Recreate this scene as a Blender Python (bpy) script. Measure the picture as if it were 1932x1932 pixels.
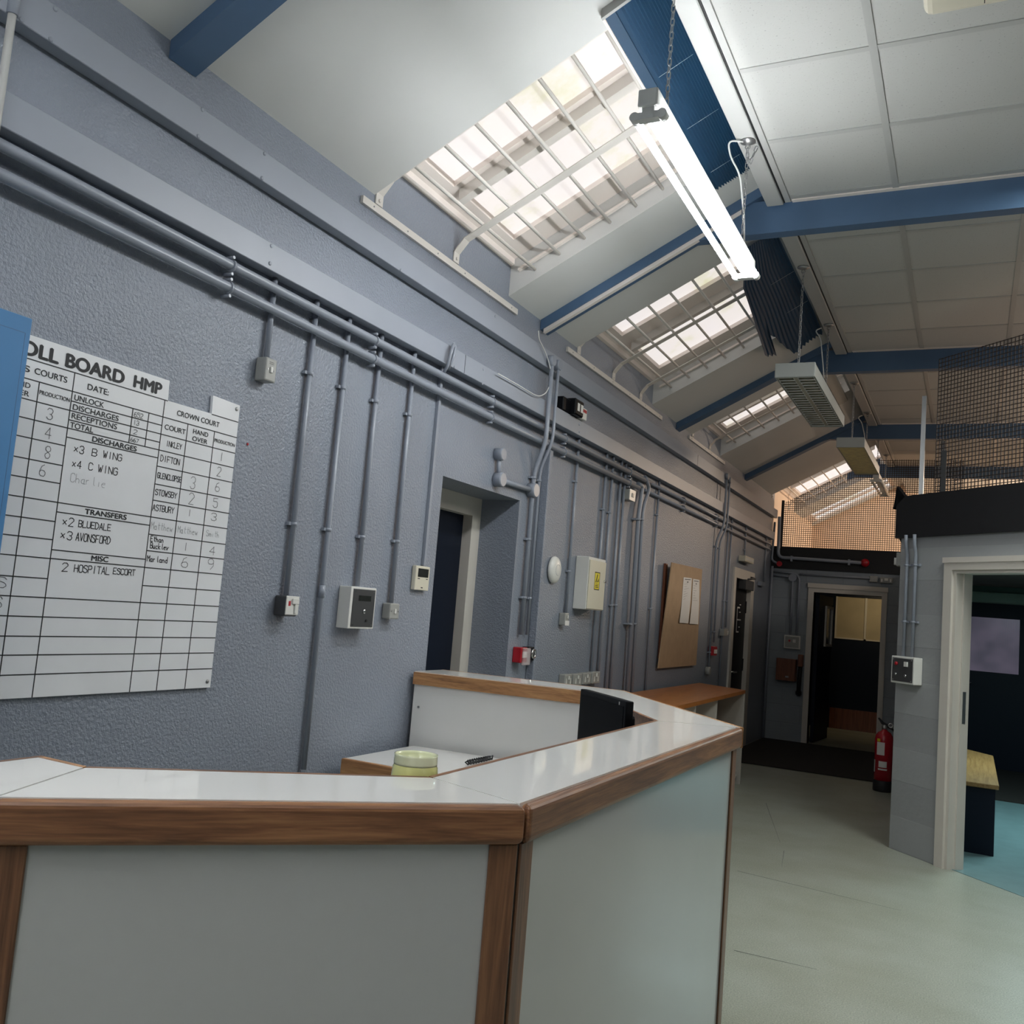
import bpy, bmesh, math, random
from mathutils import Vector, Matrix
random.seed(7)
for o in list(bpy.data.objects): bpy.data.objects.remove(o)
SC = bpy.context.scene
COL = SC.collection

# ------------------------------------------------------------------ camera
D = 2.35                        # metres from the left wall to the eye
CZ = 1.4018                     # eye height
FPX = 1762.5
def _R():
    rx, ry, rz = (math.radians(a) for a in (5.765, -4.729, 26.448))
    return (Matrix.Rotation(rz, 3, 'Z') @ Matrix.Rotation(rx, 3, 'X') @ Matrix.Rotation(ry, 3, 'Y'))
RM = _R()
CAM = Vector((D, 0, CZ))
cd = bpy.data.cameras.new('camera'); cam = bpy.data.objects.new('camera', cd); COL.objects.link(cam)
cd.sensor_width = 36; cd.lens = FPX / 1932 * 36; cd.clip_start = .02; cd.clip_end = 100
rgt, fwd, up = RM.col[0], RM.col[1], RM.col[2]
m3 = Matrix((rgt, up, -fwd)).transposed()
cam.matrix_world = Matrix.Translation(CAM) @ m3.to_4x4()
SC.camera = cam

# ------------------------------------------------------------------ world, exposure, lights
w = bpy.data.worlds.new('world'); SC.world = w; w.use_nodes = True
w.node_tree.nodes['Background'].inputs[0].default_value = (.8, .85, 1, 1)
w.node_tree.nodes['Background'].inputs[1].default_value = .05
SC.view_settings.view_transform = 'Standard'; SC.view_settings.look = 'None'
SC.view_settings.gamma = 1; SC.view_settings.exposure = 1.0; SC.view_settings.use_curve_mapping = False
SC.cycles.use_denoising = True
SC.cycles.max_bounces = 8
TUBE = 35.0        # lit fluorescent tubes
PANE = .41         # overcast daylight on the roof glazing
def area_lamp(name, loc, size, power, color, rot=(0, 0, 0), sy=None):
    l = bpy.data.lights.new(name, 'AREA'); l.energy = power; l.color = color; l.size = size
    if sy: l.shape = 'RECTANGLE'; l.size_y = sy
    o = bpy.data.objects.new(name, l); COL.objects.link(o); o.location = loc; o.rotation_euler = rot
    return o
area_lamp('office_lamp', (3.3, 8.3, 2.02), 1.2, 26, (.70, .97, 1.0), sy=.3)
area_lamp('loft_lamp', (3.6, 14.2, 3.6),   .8, 120, (1, .78, .58), rot=(0, math.radians(35), 0))
area_lamp('loft_lamp', (4.8, 10.2, 2.75), .6, 26, (1, .74, .54), rot=(math.radians(180), 0, 0))
area_lamp('corridor_lamp', (1.25, 13.9, 2.15), .35, 2.6, (1, .80, .48), rot=(math.radians(62), 0, math.radians(-5)))
area_lamp('hall_fill_lamp', (3.6, .6, 3.62), 1.2, 6, (1, .97, .92), sy=1.2)  # this and the next two: unseen fill lamps added to brighten the hall
area_lamp('hall_fill_lamp', (3.3, 4.9, 3.62), 1.2, 40, (.95, 1, .95), sy=1.2)

area_lamp('hall_fill_lamp', (4.8, 7.6, 3.62), 1.2, 80, (1, .93, .86), sy=1.2)

# ------------------------------------------------------------------ pixel rays onto real planes
def ray(px, py): return RM @ Vector(((px - 966) / FPX, 1, -(py - 966) / FPX))
def onX(px, py, x=0.): d = ray(px, py); return CAM + d * ((x - CAM.x) / d.x)
def onY(px, py, y): d = ray(px, py); return CAM + d * ((y - CAM.y) / d.y)
def onZ(px, py, z): d = ray(px, py); return CAM + d * ((z - CAM.z) / d.z)

# ------------------------------------------------------------------ materials
def lin(c): return tuple((x / 255 / 12.92 if x <= 10 else ((x / 255 + .055) / 1.055) ** 2.4) for x in c)
def new_mat(name):
    m = bpy.data.materials.new(name); m.use_nodes = True
    nt = m.node_tree; return m, nt, nt.nodes['Principled BSDF']
def N(nt, t, **kw):
    n = nt.nodes.new(t)
    for k, v in kw.items():
        if k in n.inputs: n.inputs[k].default_value = v
        else: setattr(n, k, v)
    return n
def coords(nt, scale=(1, 1, 1), rot=(0, 0, 0)):
    tc = N(nt, 'ShaderNodeTexCoord'); mp = N(nt, 'ShaderNodeMapping')
    mp.inputs['Scale'].default_value = scale; mp.inputs['Rotation'].default_value = rot
    nt.links.new(tc.outputs['Object'], mp.inputs['Vector']); return mp.outputs[0]
def ramp(nt, fac, stops):
    r = N(nt, 'ShaderNodeValToRGB'); e = r.color_ramp.elements
    e[0].position, e[0].color = stops[0][0], (*stops[0][1], 1)
    e[1].position, e[1].color = stops[-1][0], (*stops[-1][1], 1)
    for p, c in stops[1:-1]:
        q = e.new(p); q.color = (*c, 1)
    nt.links.new(fac, r.inputs[0]); return r.outputs[0]
def mat(name, col, rough=.5, metal=0., bump=None, var=0., vscale=3., spec=.5, coat=0.):
    m, nt, b = new_mat(name)
    b.inputs['Roughness'].default_value = rough; b.inputs['Metallic'].default_value = metal
    b.inputs['Specular IOR Level'].default_value = spec
    b.inputs['Coat Weight'].default_value = coat
    v = coords(nt)
    nz = N(nt, 'ShaderNodeTexNoise', Scale=vscale, Detail=5.); nt.links.new(v, nz.inputs['Vector'])
    k = var if var else .03
    lo = tuple(max(0, c * (1 - k)) for c in col); hi = tuple(min(1, c * (1 + k)) for c in col)
    nt.links.new(ramp(nt, nz.outputs['Fac'], [(.3, lo), (.7, hi)]), b.inputs['Base Color'])
    if bump:
        bs, st, dist = bump
        n2 = N(nt, 'ShaderNodeTexNoise', Scale=bs, Detail=2.5, Roughness=.55); nt.links.new(v, n2.inputs['Vector'])
        bp = N(nt, 'ShaderNodeBump', Strength=st, Distance=dist)
        nt.links.new(n2.outputs['Fac'], bp.inputs['Height']); nt.links.new(bp.outputs[0], b.inputs['Normal'])
    return m
def emit(name, col, s):
    m, nt, b = new_mat(name)
    b.inputs['Base Color'].default_value = (*col, 1); b.inputs['Emission Color'].default_value = (*col, 1)
    b.inputs['Emission Strength'].default_value = s; return m
def wood(name, dark, mid, light, rotz=0., vertical=False, rough=.38):
    m, nt, b = new_mat(name); b.inputs['Roughness'].default_value = rough
    v = coords(nt, (40, 40, 2.2) if vertical else (2.2, 42, 42), (0, 0, -rotz))
    if rotz:                      # turn first, then stretch along the grain
        v0 = coords(nt, (1, 1, 1), (0, 0, -rotz)); mp = N(nt, 'ShaderNodeMapping'); mp.inputs['Scale'].default_value = (2.2, 42, 42)
        nt.links.new(v0, mp.inputs['Vector']); v = mp.outputs[0]
    n1 = N(nt, 'ShaderNodeTexNoise', Scale=1.3, Detail=7., Roughness=.62, Distortion=.7); nt.links.new(v, n1.inputs['Vector'])
    n2 = N(nt, 'ShaderNodeTexNoise', Scale=6., Detail=3.); nt.links.new(v, n2.inputs['Vector'])
    mx = N(nt, 'ShaderNodeMath', operation='ADD'); ml = N(nt, 'ShaderNodeMath', operation='MULTIPLY'); ml.inputs[1].default_value = .3
    nt.links.new(n2.outputs['Fac'], ml.inputs[0]); nt.links.new(n1.outputs['Fac'], mx.inputs[0]); nt.links.new(ml.outputs[0], mx.inputs[1])
    nt.links.new(ramp(nt, mx.outputs[0], [(.42, dark), (.62, mid), (.85, light)]), b.inputs['Base Color'])
    bp = N(nt, 'ShaderNodeBump', Strength=.12, Distance=.001); nt.links.new(mx.outputs[0], bp.inputs['Height']); nt.links.new(bp.outputs[0], b.inputs['Normal'])
    return m
WALLC = (.235, .262, .312)
M = {}
M['wall'] = mat('stippled_grey_blue_paint', WALLC, .36, bump=(92, .50, .012), var=.06, vscale=2)
M['wall_peach'] = mat('warm_lit_plaster', (.72, .56, .43), .7, bump=(30, .2, .01))  # warm light of the far gable is put into the plaster colour
M['trunk'] = mat('smooth_grey_blue_paint', (.30, .325, .375), .42)
M['conduit'] = mat('conduit_grey_blue_paint', (.27, .295, .345), .34)
M['white'] = mat('white_ceiling_paint', (.65, .65, .63), .75, var=.02)
M['cream'] = mat('cream_gloss_paint', (.62, .58, .52), .45)
M['bar'] = mat('off_white_bar_paint', (.70, .66, .61), .5)
M['reveal'] = mat('pink_lit_white_paint', (.86, .78, .72), .5)  # pink of the skylight's light is put into the white paint
M['tanpane'] = mat('tan_frosted_pane', (.46, .39, .27), .6, var=.1)
M['screen'] = mat('switched_off_screen', (.006, .0065, .008), .5, spec=.1)
M['loftfloor'] = mat('low_bounce_loft_floor', (.17, .14, .115), .8, var=.1)  # loft floor coloured dark so that it bounces less light
M['strip'] = mat('grey_white_metal_strip', (.42, .42, .405), .5)
M['floorteal'] = mat('teal_floor_sheet', (.17, .275, .285), .35, var=.08, vscale=9)
M['blue'] = mat('blue_steel_paint', (.072, .135, .235), .42, var=.08)
M['cupblue'] = mat('blue_cupboard_paint', (.062, .21, .44), .45, var=.06)
M['blind'] = mat('navy_pleated_fabric', (.008, .048, .105), .6, var=.1)
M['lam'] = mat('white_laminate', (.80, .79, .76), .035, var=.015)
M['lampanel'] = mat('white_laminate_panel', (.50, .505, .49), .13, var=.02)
M['black'] = mat('black_paint', (.006, .006, .008), .6)
M['blackgloss'] = mat('black_plastic', (.004, .0045, .006), .4, spec=.12)
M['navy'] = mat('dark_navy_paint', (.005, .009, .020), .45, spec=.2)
M['metalgrey'] = mat('grey_metalclad', (.33, .33, .31), .4)
M['whiteplastic'] = mat('white_plastic', (.72, .71, .67), .35)
M['creamplastic'] = mat('cream_plastic', (.66, .62, .50), .4)
M['darkplate'] = mat('dark_grey_plate', (.075, .075, .078), .35, metal=.4)
M['lcd'] = mat('dark_display', (.02, .022, .02), .15)
M['chrome'] = mat('chrome', (.75, .75, .75), .15, metal=1)
M['steel'] = mat('dull_steel', (.35, .35, .35), .35, metal=.9)
M['red'] = mat('red_plastic', (.42, .01, .02), .35)
M['redgloss'] = mat('red_enamel', (.40, .008, .02), .22)
M['paper'] = mat('white_paper', (.75, .73, .70), .8)
M['board'] = mat('white_board_face', (.78, .79, .81), .28, var=.03, vscale=5)
M['ink'] = mat('black_ink', (.012, .013, .016), .6)
M['inkgrey'] = mat('faded_grey_ink', (.42, .43, .45), .7)
M['inkmid'] = mat('dark_grey_ink', (.09, .09, .10), .6)
M['hardboard'] = mat('brown_hardboard', (.40, .27, .16), .75, var=.06, vscale=12)
M['yellow'] = mat('yellow_label', (.75, .62, .03), .5)
M['mat'] = mat('dark_brown_matting', (.020, .017, .014), .95, bump=(200, .5, .01), var=.2, vscale=80)
M['oak'] = wood('oak_trim_along_counter', lin((82, 54, 38)), lin((124, 84, 58)), lin((166, 118, 80)), math.pi / 4)
M['oak_y'] = wood('oak_trim_lengthwise', lin((82, 54, 38)), lin((124, 84, 58)), lin((166, 118, 80)), math.pi / 2)
M['oak_x'] = wood('oak_trim_crosswise', lin((120, 84, 56)), lin((170, 122, 80)), lin((198, 152, 104)))
M['oak_v'] = wood('oak_post', lin((78, 52, 38)), lin((116, 80, 57)), lin((146, 104, 72)), vertical=True)
M['teak'] = wood('orange_brown_wood', lin((150, 88, 40)), lin((182, 112, 54)), lin((200, 130, 70)), math.pi / 2, rough=.3)
M['benchtop'] = wood('bench_top_wood', lin((120, 88, 48)), lin((150, 114, 66)), lin((165, 130, 80)), math.pi / 2, rough=.45)
M['boxwood'] = wood('red_brown_box_wood', lin((84, 44, 26)), lin((112, 62, 38)), lin((130, 80, 52)), vertical=True)
M['glassjar'], nt, b = new_mat('pale_yellow_wax')
b.inputs['Base Color'].default_value = (.84, .83, .34, 1); b.inputs['Roughness'].default_value = .15
b.inputs['Subsurface Weight'].default_value = .25; b.inputs['Subsurface Radius'].default_value = (.02, .02, .01); b.inputs['Coat Weight'].default_value = 1
M['jarclear'] = mat('pale_frosted_glass', (.80, .82, .55), .12, coat=.6)
M['clear'], nt, b = new_mat('clear_plastic')
b.inputs['Base Color'].default_value = (.9, .8, .8, 1); b.inputs['Roughness'].default_value = .1; b.inputs['Alpha'].default_value = .35
M['louvre'] = mat('bright_louvre_metal', (.62, .58, .48), .35, metal=.5)
M['diffuser'] = mat('yellowed_diffuser', (.74, .68, .30), .35, bump=(60, .4, .01), var=.2, vscale=20)
M['tube_lit'] = emit('lit_fluorescent_tube', (.95, .98, 1), TUBE)
M['tube_off'] = mat('unlit_tube', (.75, .74, .70), .2)
M['enamel'] = mat('white_lamp_enamel', (.74, .74, .72), .4)
M['greyenamel'] = mat('grey_lamp_enamel', (.40, .41, .39), .45)
M['mesh'] = mat('dark_wire_mesh', (.020, .014, .012), .6)
M['wire'] = mat('white_cable', (.66, .66, .64), .5)
M['greentrim'] = mat('green_grey_gloss_paint', (.32, .40, .32), .5)
M['darkgreen'] = mat('dark_green_wall_paint', (.09, .14, .115), .7)

def block_mat(name, col):
    m, nt, b = new_mat(name); b.inputs['Roughness'].default_value = .5
    v = coords(nt, (1, 1, 1))
    sp = N(nt, 'ShaderNodeSeparateXYZ'); nt.links.new(v, sp.inputs[0])
    ad = N(nt, 'ShaderNodeMath', operation='ADD'); nt.links.new(sp.outputs[0], ad.inputs[0]); nt.links.new(sp.outputs[1], ad.inputs[1])
    cb = N(nt, 'ShaderNodeCombineXYZ'); nt.links.new(ad.outputs[0], cb.inputs[0]); nt.links.new(sp.outputs[2], cb.inputs[1])
    br = N(nt, 'ShaderNodeTexBrick', Scale=1.); br.inputs['Brick Width'].default_value = .45; br.inputs['Row Height'].default_value = .225
    br.inputs['Mortar Size'].default_value = .006; br.inputs['Mortar Smooth'].default_value = .5
    br.inputs['Color1'].default_value = (*col, 1); br.inputs['Color2'].default_value = (*[c * .99 for c in col], 1); br.inputs['Mortar'].default_value = (*[c * .9 for c in col], 1)
    nt.links.new(cb.outputs[0], br.inputs['Vector']); nt.links.new(br.outputs[0], b.inputs['Base Color'])
    nz = N(nt, 'ShaderNodeTexNoise', Scale=25., Detail=5.); nt.links.new(v, nz.inputs['Vector'])
    ml = N(nt, 'ShaderNodeMath', operation='MULTIPLY_ADD'); ml.inputs[1].default_value = -1.2
    nt.links.new(br.outputs['Fac'], ml.inputs[0]); nt.links.new(nz.outputs['Fac'], ml.inputs[2])
    bp = N(nt, 'ShaderNodeBump', Strength=.4, Distance=.006); nt.links.new(ml.outputs[0], bp.inputs['Height']); nt.links.new(bp.outputs[0], b.inputs['Normal'])
    return m
M['block'] = block_mat('painted_blockwork', (.26, .29, .32))
M['block_light'] = block_mat('painted_blockwork_pier', (.34, .35, .355))

def floor_mat():
    m, nt, b = new_mat('speckled_vinyl_floor'); b.inputs['Roughness'].default_value = .33
    v = coords(nt)
    n1 = N(nt, 'ShaderNodeTexNoise', Scale=160., Detail=3.); nt.links.new(v, n1.inputs['Vector'])
    n2 = N(nt, 'ShaderNodeTexNoise', Scale=1.6, Detail=6., Roughness=.6); nt.links.new(v, n2.inputs['Vector'])
    c1 = ramp(nt, n1.outputs['Fac'], [(.35, lin((146, 152, 142))), (.65, lin((182, 187, 175)))])
    c2 = ramp(nt, n2.outputs['Fac'], [(.2, (.72, .69, .60)), (.72, (1, 1, 1))])
    mx = N(nt, 'ShaderNodeMix', data_type='RGBA', blend_type='MULTIPLY'); mx.inputs[0].default_value = 1
    nt.links.new(c1, mx.inputs[6]); nt.links.new(c2, mx.inputs[7]); nt.links.new(mx.outputs[2], b.inputs['Base Color'])
    r = ramp(nt, n2.outputs['Fac'], [(.1, (.42,) * 3), (.9, (.26,) * 3)]); nt.links.new(r, b.inputs['Roughness'])
    return m
M['floor'] = floor_mat()
def tile_mat():
    m, nt, b = new_mat('fissured_ceiling_tile'); b.inputs['Roughness'].default_value = .9
    v = coords(nt)
    n1 = N(nt, 'ShaderNodeTexNoise', Scale=110., Detail=2.); nt.links.new(v, n1.inputs['Vector'])
    nt.links.new(ramp(nt, n1.outputs['Fac'], [(.27, (.34, .34, .325)), (.36, (.50, .50, .48))]), b.inputs['Base Color'])
    bp = N(nt, 'ShaderNodeBump', Strength=.2, Distance=.003); nt.links.new(n1.outputs['Fac'], bp.inputs['Height']); nt.links.new(bp.outputs[0], b.inputs['Normal'])
    return m
M['tile'] = tile_mat()
def pane_mat():
    m, nt, b = new_mat('daylit_opal_glazing'); b.inputs['Roughness'].default_value = .3
    v = coords(nt)
    n1 = N(nt, 'ShaderNodeTexNoise', Scale=2.2, Detail=6., Roughness=.65); nt.links.new(v, n1.inputs['Vector'])
    c = ramp(nt, n1.outputs['Fac'], [(.32, (.80, .78, .52)), (.46, (1, .93, .89)), (.7, (1, .94, .94))])
    nt.links.new(c, b.inputs['Emission Color']); b.inputs['Base Color'].default_value = (.25, .24, .23, 1)
    b.inputs['Emission Strength'].default_value = PANE
    return m
M['pane'] = pane_mat()
def reeded():
    m, nt, b = new_mat('backlit_reeded_glass'); b.inputs['Roughness'].default_value = .2
    v = coords(nt)
    wv = N(nt, 'ShaderNodeTexWave', Scale=28., Distortion=0.); nt.links.new(v, wv.inputs['Vector'])
    nz = N(nt, 'ShaderNodeTexNoise', Scale=3., Detail=2.); nt.links.new(v, nz.inputs['Vector'])
    mu = N(nt, 'ShaderNodeMath', operation='MULTIPLY'); nt.links.new(wv.outputs['Fac'], mu.inputs[0]); mu.inputs[1].default_value = .25
    ad = N(nt, 'ShaderNodeMath', operation='ADD'); nt.links.new(mu.outputs[0], ad.inputs[0]); nt.links.new(nz.outputs['Fac'], ad.inputs[1])
    nt.links.new(ramp(nt, ad.outputs[0], [(.35, (.035, .033, .05)), (.8, (.16, .125, .18))]), b.inputs['Emission Color'])
    b.inputs['Emission Strength'].default_value = .24; b.inputs['Base Color'].default_value = (.05, .1, .12, 1)
    return m
M['reeded'] = reeded()

# ------------------------------------------------------------------ mesh builder
class MB:
    def __init__(s): s.bm = bmesh.new()
    def quad(s, *ps):
        vs = [s.bm.verts.new(p) for p in ps]; s.bm.faces.new(vs); return s
    def box(s, x0, x1, y0, y1, z0, z1):
        return s.prism([(x0, y0, z0), (x1, y0, z0), (x1, y1, z0), (x0, y1, z0)], (0, 0, z1 - z0))
    def prism(s, pts, vec):
        vec = Vector(vec); a = [s.bm.verts.new(p) for p in pts]; b = [s.bm.verts.new(Vector(p) + vec) for p in pts]
        n = len(pts); fs = [s.bm.faces.new(a[::-1]), s.bm.faces.new(b)]
        for i in range(n): fs.append(s.bm.faces.new((a[i], a[(i + 1) % n], b[(i + 1) % n], b[i])))
        bmesh.ops.recalc_face_normals(s.bm, faces=fs); return s
    def obox(s, c, u, v, n, hu, hv, hn):
        c, u, v, n = (Vector(q) for q in (c, u, v, n))
        return s.prism([c - u * hu - v * hv - n * hn, c + u * hu - v * hv - n * hn, c + u * hu + v * hv - n * hn, c - u * hu + v * hv - n * hn], n * 2 * hn)
    def tube(s, pts, r, seg=10, bend=0.):
        P = [Vector(p) for p in pts]
        if bend:                                        # round the corners
            Q = [P[0]]
            for i in range(1, len(P) - 1):
                a, b, c = P[i - 1], P[i], P[i + 1]
                d = min(bend, (a - b).length * .45, (c - b).length * .45)
                p0 = b + (a - b).normalized() * d; p1 = b + (c - b).normalized() * d
                for k in range(6):
                    t = k / 5; Q.append(p0 * (1 - t) ** 2 + b * 2 * t * (1 - t) + p1 * t * t)
            Q.append(P[-1]); P = Q
        rings = []; prev = None
        for i, p in enumerate(P):
            t = (P[min(i + 1, len(P) - 1)] - P[max(i - 1, 0)]).normalized()
            if prev is None:
                u = t.orthogonal().normalized()
            else:
                u = (prev - t * prev.dot(t)).normalized()
            prev = u; v = t.cross(u)
            rings.append([s.bm.verts.new(p + (u * math.cos(2 * math.pi * k / seg) + v * math.sin(2 * math.pi * k / seg)) * r) for k in range(seg)])
        for a, b in zip(rings, rings[1:]):
            for k in range(seg): s.bm.faces.new((a[k], a[(k + 1) % seg], b[(k + 1) % seg], b[k])).smooth = True
        s.bm.faces.new(rings[0][::-1]); s.bm.faces.new(rings[-1]); return s
    def lathe(s, prof, o, axis=(0, 0, 1), seg=24):      # prof: (radius, height) pairs
        o = Vector(o); t = Vector(axis).normalized(); u = t.orthogonal().normalized(); v = t.cross(u); rings = []
        for r, h in prof:
            r = max(r, 1e-5)
            rings.append([s.bm.verts.new(o + t * h + (u * math.cos(2 * math.pi * k / seg) + v * math.sin(2 * math.pi * k / seg)) * r) for k in range(seg)])
        for a, b in zip(rings, rings[1:]):
            for k in range(seg): s.bm.faces.new((a[k], a[(k + 1) % seg], b[(k + 1) % seg], b[k])).smooth = True
        s.bm.faces.new(rings[0][::-1]); s.bm.faces.new(rings[-1]); return s
    def torus(s, c, n, R, r, seg=14, st=(0, 0, 0), k=6):
        c, n, st = Vector(c), Vector(n).normalized(), Vector(st)
        u = st.normalized() if st.length else n.orthogonal().normalized(); v = n.cross(u); rings = []
        for i in range(seg):
            a = 2 * math.pi * i / seg; d = u * math.cos(a) + v * math.sin(a)
            p = c + d * R + (st * (1 if math.cos(a) > 0 else -1) if st.length else Vector())
            rings.append([s.bm.verts.new(p + (d * math.cos(2 * math.pi * j / k) + n * math.sin(2 * math.pi * j / k)) * r) for j in range(k)])
        for i in range(seg):
            a, b = rings[i], rings[(i + 1) % seg]
            for j in range(k): s.bm.faces.new((a[j], a[(j + 1) % k], b[(j + 1) % k], b[j])).smooth = True
        return s
    def bevel(s, w, seg=2):
        es = [e for e in s.bm.edges if len(e.link_faces) == 2 and e.calc_face_angle(0) > .6]
        bmesh.ops.bevel(s.bm, geom=es, offset=w, segments=seg, affect='EDGES', profile=.5); return s
    def build(s, name, m, parent=None, base=None):
        bmesh.ops.recalc_face_normals(s.bm, faces=s.bm.faces[:])
        if parent is not None:
            org = Vector(parent['_o'])
        else:
            co = [v.co for v in s.bm.verts]
            org = Vector(base) if base else Vector(((min(c.x for c in co) + max(c.x for c in co)) / 2, (min(c.y for c in co) + max(c.y for c in co)) / 2, min(c.z for c in co)))
        bmesh.ops.translate(s.bm, verts=s.bm.verts[:], vec=-org)
        me = bpy.data.meshes.new(name); s.bm.to_mesh(me); s.bm.free(); me.materials.append(M[m])
        o = bpy.data.objects.new(name, me); COL.objects.link(o); o['_o'] = tuple(org)
        if parent is not None: o.parent = parent
        else: o.location = org
        return o
def tag(o, label=None, cat=None, group=None, kind=None):
    for k, v in (('label', label), ('category', cat), ('group', group), ('kind', kind)):
        if v: o[k] = v
    return o
def thing(name, base, label, cat, group=None):
    o = bpy.data.objects.new(name, None); COL.objects.link(o); o.location = base; o['_o'] = tuple(base); o.empty_display_size = .1
    return tag(o, label, cat, group)
def struct(o): o['kind'] = 'structure'; return o

# flat lettering that lies on a plane: origin o, reading direction u, up v, facing n
def ptext(parent, name, m, items, n=Vector((1, 0, 0)), off=.0008, bold=0.):
    """items: (text, origin, u, v, width or None, cap height); one flat part per piece of text"""
    for text, o, u, v, wd, h in items:
        cu = bpy.data.curves.new('t', 'FONT'); cu.body = text; cu.size = 1
        ob = bpy.data.objects.new('t', cu); COL.objects.link(ob)
        dg = bpy.context.evaluated_depsgraph_get(); me = bpy.data.meshes.new_from_object(ob.evaluated_get(dg))
        bpy.data.objects.remove(ob); xs = [q.co.x for q in me.vertices]
        x0, x1, y1 = min(xs), max(xs), .73
        sx = wd / (x1 - x0) if wd else h / y1; sy = h / y1
        o, u, v = Vector(o), Vector(u), Vector(v); mb = MB(); w = bold * h
        for k, (dx, dy) in enumerate(((0, 0), (w, 0), (-w, 0), (0, w * .6), (0, -w * .6)) if bold else ((0, 0),)):
            b2 = bmesh.new(); b2.from_mesh(me)
            for q in b2.verts: q.co = o + u * ((q.co.x - x0) * sx + dx) + v * (q.co.y * sy + dy) + Vector(n) * (off + k * .00004)
            tm = bpy.data.meshes.new('t2'); b2.to_mesh(tm); b2.free(); mb.bm.from_mesh(tm); bpy.data.meshes.remove(tm)
        bpy.data.meshes.remove(me)
        mb.build(name, m, parent)
G = {'A': '00 26 40;12 32', 'B': '00 06 36 45 44 33 03;33 42 41 30 00', 'C': '45 36 16 05 01 10 30 41', 'D': '00 06 26 44 42 20 00', 'E': '46 06 00 40;03 33', 'F': '46 06 00;03 33', 'G': '45 36 16 05 01 10 30 41 43 23', 'H': '00 06;40 46;03 43', 'I': '20 26', 'K': '00 06;46 03 40', 'L': '06 00 40', 'M': '00 06 23 46 40', 'N': '00 06 40 46', 'O': '16 05 01 10 30 41 45 36 16', 'P': '00 06 36 45 44 33 03', 'R': '00 06 36 45 44 33 03;23 40', 'S': '45 36 16 05 04 33 42 41 30 10 01', 'T': '06 46;26 20', 'U': '06 01 10 30 41 46', 'V': '06 20 46', 'W': '06 10 24 30 46', 'Y': '06 23 46;23 20',
     '1': '20 26', '2': '05 16 36 45 44 00 40', '3': '05 16 36 45 44 33 23;33 42 41 30 10 01', '4': '30 36 02 42', '5': '46 06 04 34 43 41 30 10 01', '6': '36 15 02 01 10 30 41 42 33 13 02', '7': '06 46 10', '8': '23 04 05 16 36 45 44 23 02 01 10 30 41 42 23', '9': '44 33 13 04 05 16 36 45 44 42 20', 'x': '01 34;04 31',
     'a': '33 13 02 01 10 30 33 30 40', 't': '26 21 30;14 44', 'h': '06 00;02 13 23 32 30', 'e': '02 32 33 13 02 01 10 30', 'w': '03 10 22 30 43', 'm': '00 03;02 13 22 20;22 33 42 40', 'i': '20 23', 'n': '00 03;02 13 23 32 30', 'u': '03 01 10 20 31;33 30', 'c': '33 13 02 01 10 30', 'k': '06 00;33 02 30', 'l': '26 21 30', 'y': '03 20;43 00', 'r': '00 03;02 13 23', 'd': '36 30;32 23 13 02 01 10 30'}
def handwriting(par, name, m, text, y0, z0, y1, h, x, wd=.0025):
    mb = MB(); n = len(text); adv = (y1 - y0) / (n * 1.0 - .22)
    for i, ch in enumerate(text):
        if ch not in G: continue
        cw = adv * .78
        for st in G[ch].split(';'):
            P = [(y0 + adv * i + cw * int(p[0]) / 4 + random.uniform(-.03, .03) * cw, z0 + h * int(p[1]) / 6 + random.uniform(-.02, .02) * h) for p in st.split()]
            for (a, b), (c, d) in zip(P, P[1:]):
                L = math.hypot(c - a, d - b)
                if L < 1e-5: continue
                ex, ez = (c - a) / L * wd * .4, (d - b) / L * wd * .4; nx, nz = -(d - b) / L * wd / 2, (c - a) / L * wd / 2
                mb.quad((x, a - ex + nx, b - ez + nz), (x, a - ex - nx, b - ez - nz), (x, c + ex - nx, d + ez - nz), (x, c + ex + nx, d + ez + nz))
    return mb.build(name, m, par)

SL = .53; ZW = 3.11                                     # roof slope and where it meets the left wall
def zs(x): return ZW + SL * x
ZC = 3.68; XR = 1.38                                    # flat ceiling height, ridge edge
YB = 12.4                                               # back wall
YG = 15.75                                               # far gable
# ================================================================== THE SETTING
f = struct(MB().box(-.6, 7.2, -3.2, 16.6, -.1, 0).build('floor', 'floor', base=(0, 0, 0)))
# left wall with two openings
RY0, RY1, RZ = 3.931, 4.812, 2.013
DY0, DY1, DZ = 10.26, 11.33, 2.035
wl = MB()
for y0, y1, z0, z1 in ((-3.2, RY0, 0, 3.31), (RY0, RY1, RZ, 3.31), (RY1, DY0 + .1, 0, 3.31), (DY0 + .1, DY1 - .16, DZ - .1, 3.31), (DY1 - .16, YB, 0, 3.31)):
    wl.box(-.35, 0, y0, y1, z0, z1)
struct(wl.build('wall_left', 'wall', base=(0, 0, 0)))
struct(MB().box(-.35, 0, YB, 16.6, 0, 3.31).build('wall_left_loft', 'wall_peach', base=(0, YB, 0)))
struct(MB().box(-.6, 7.2, YG, YG + .2, 2.2, 4.4).build('wall_far', 'wall_peach', base=(0, YG, 2.2)))
struct(MB().box(-.6, 7.2, -3.4, -3.2, 0, 4.4).build('wall_rear', 'wall', base=(0, -3.3, 0)))
struct(MB().box(7.0, 7.2, -3.2, 16.6, 0, 4.4).build('wall_right', 'wall', base=(7.1, 0, 0)))
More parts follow.
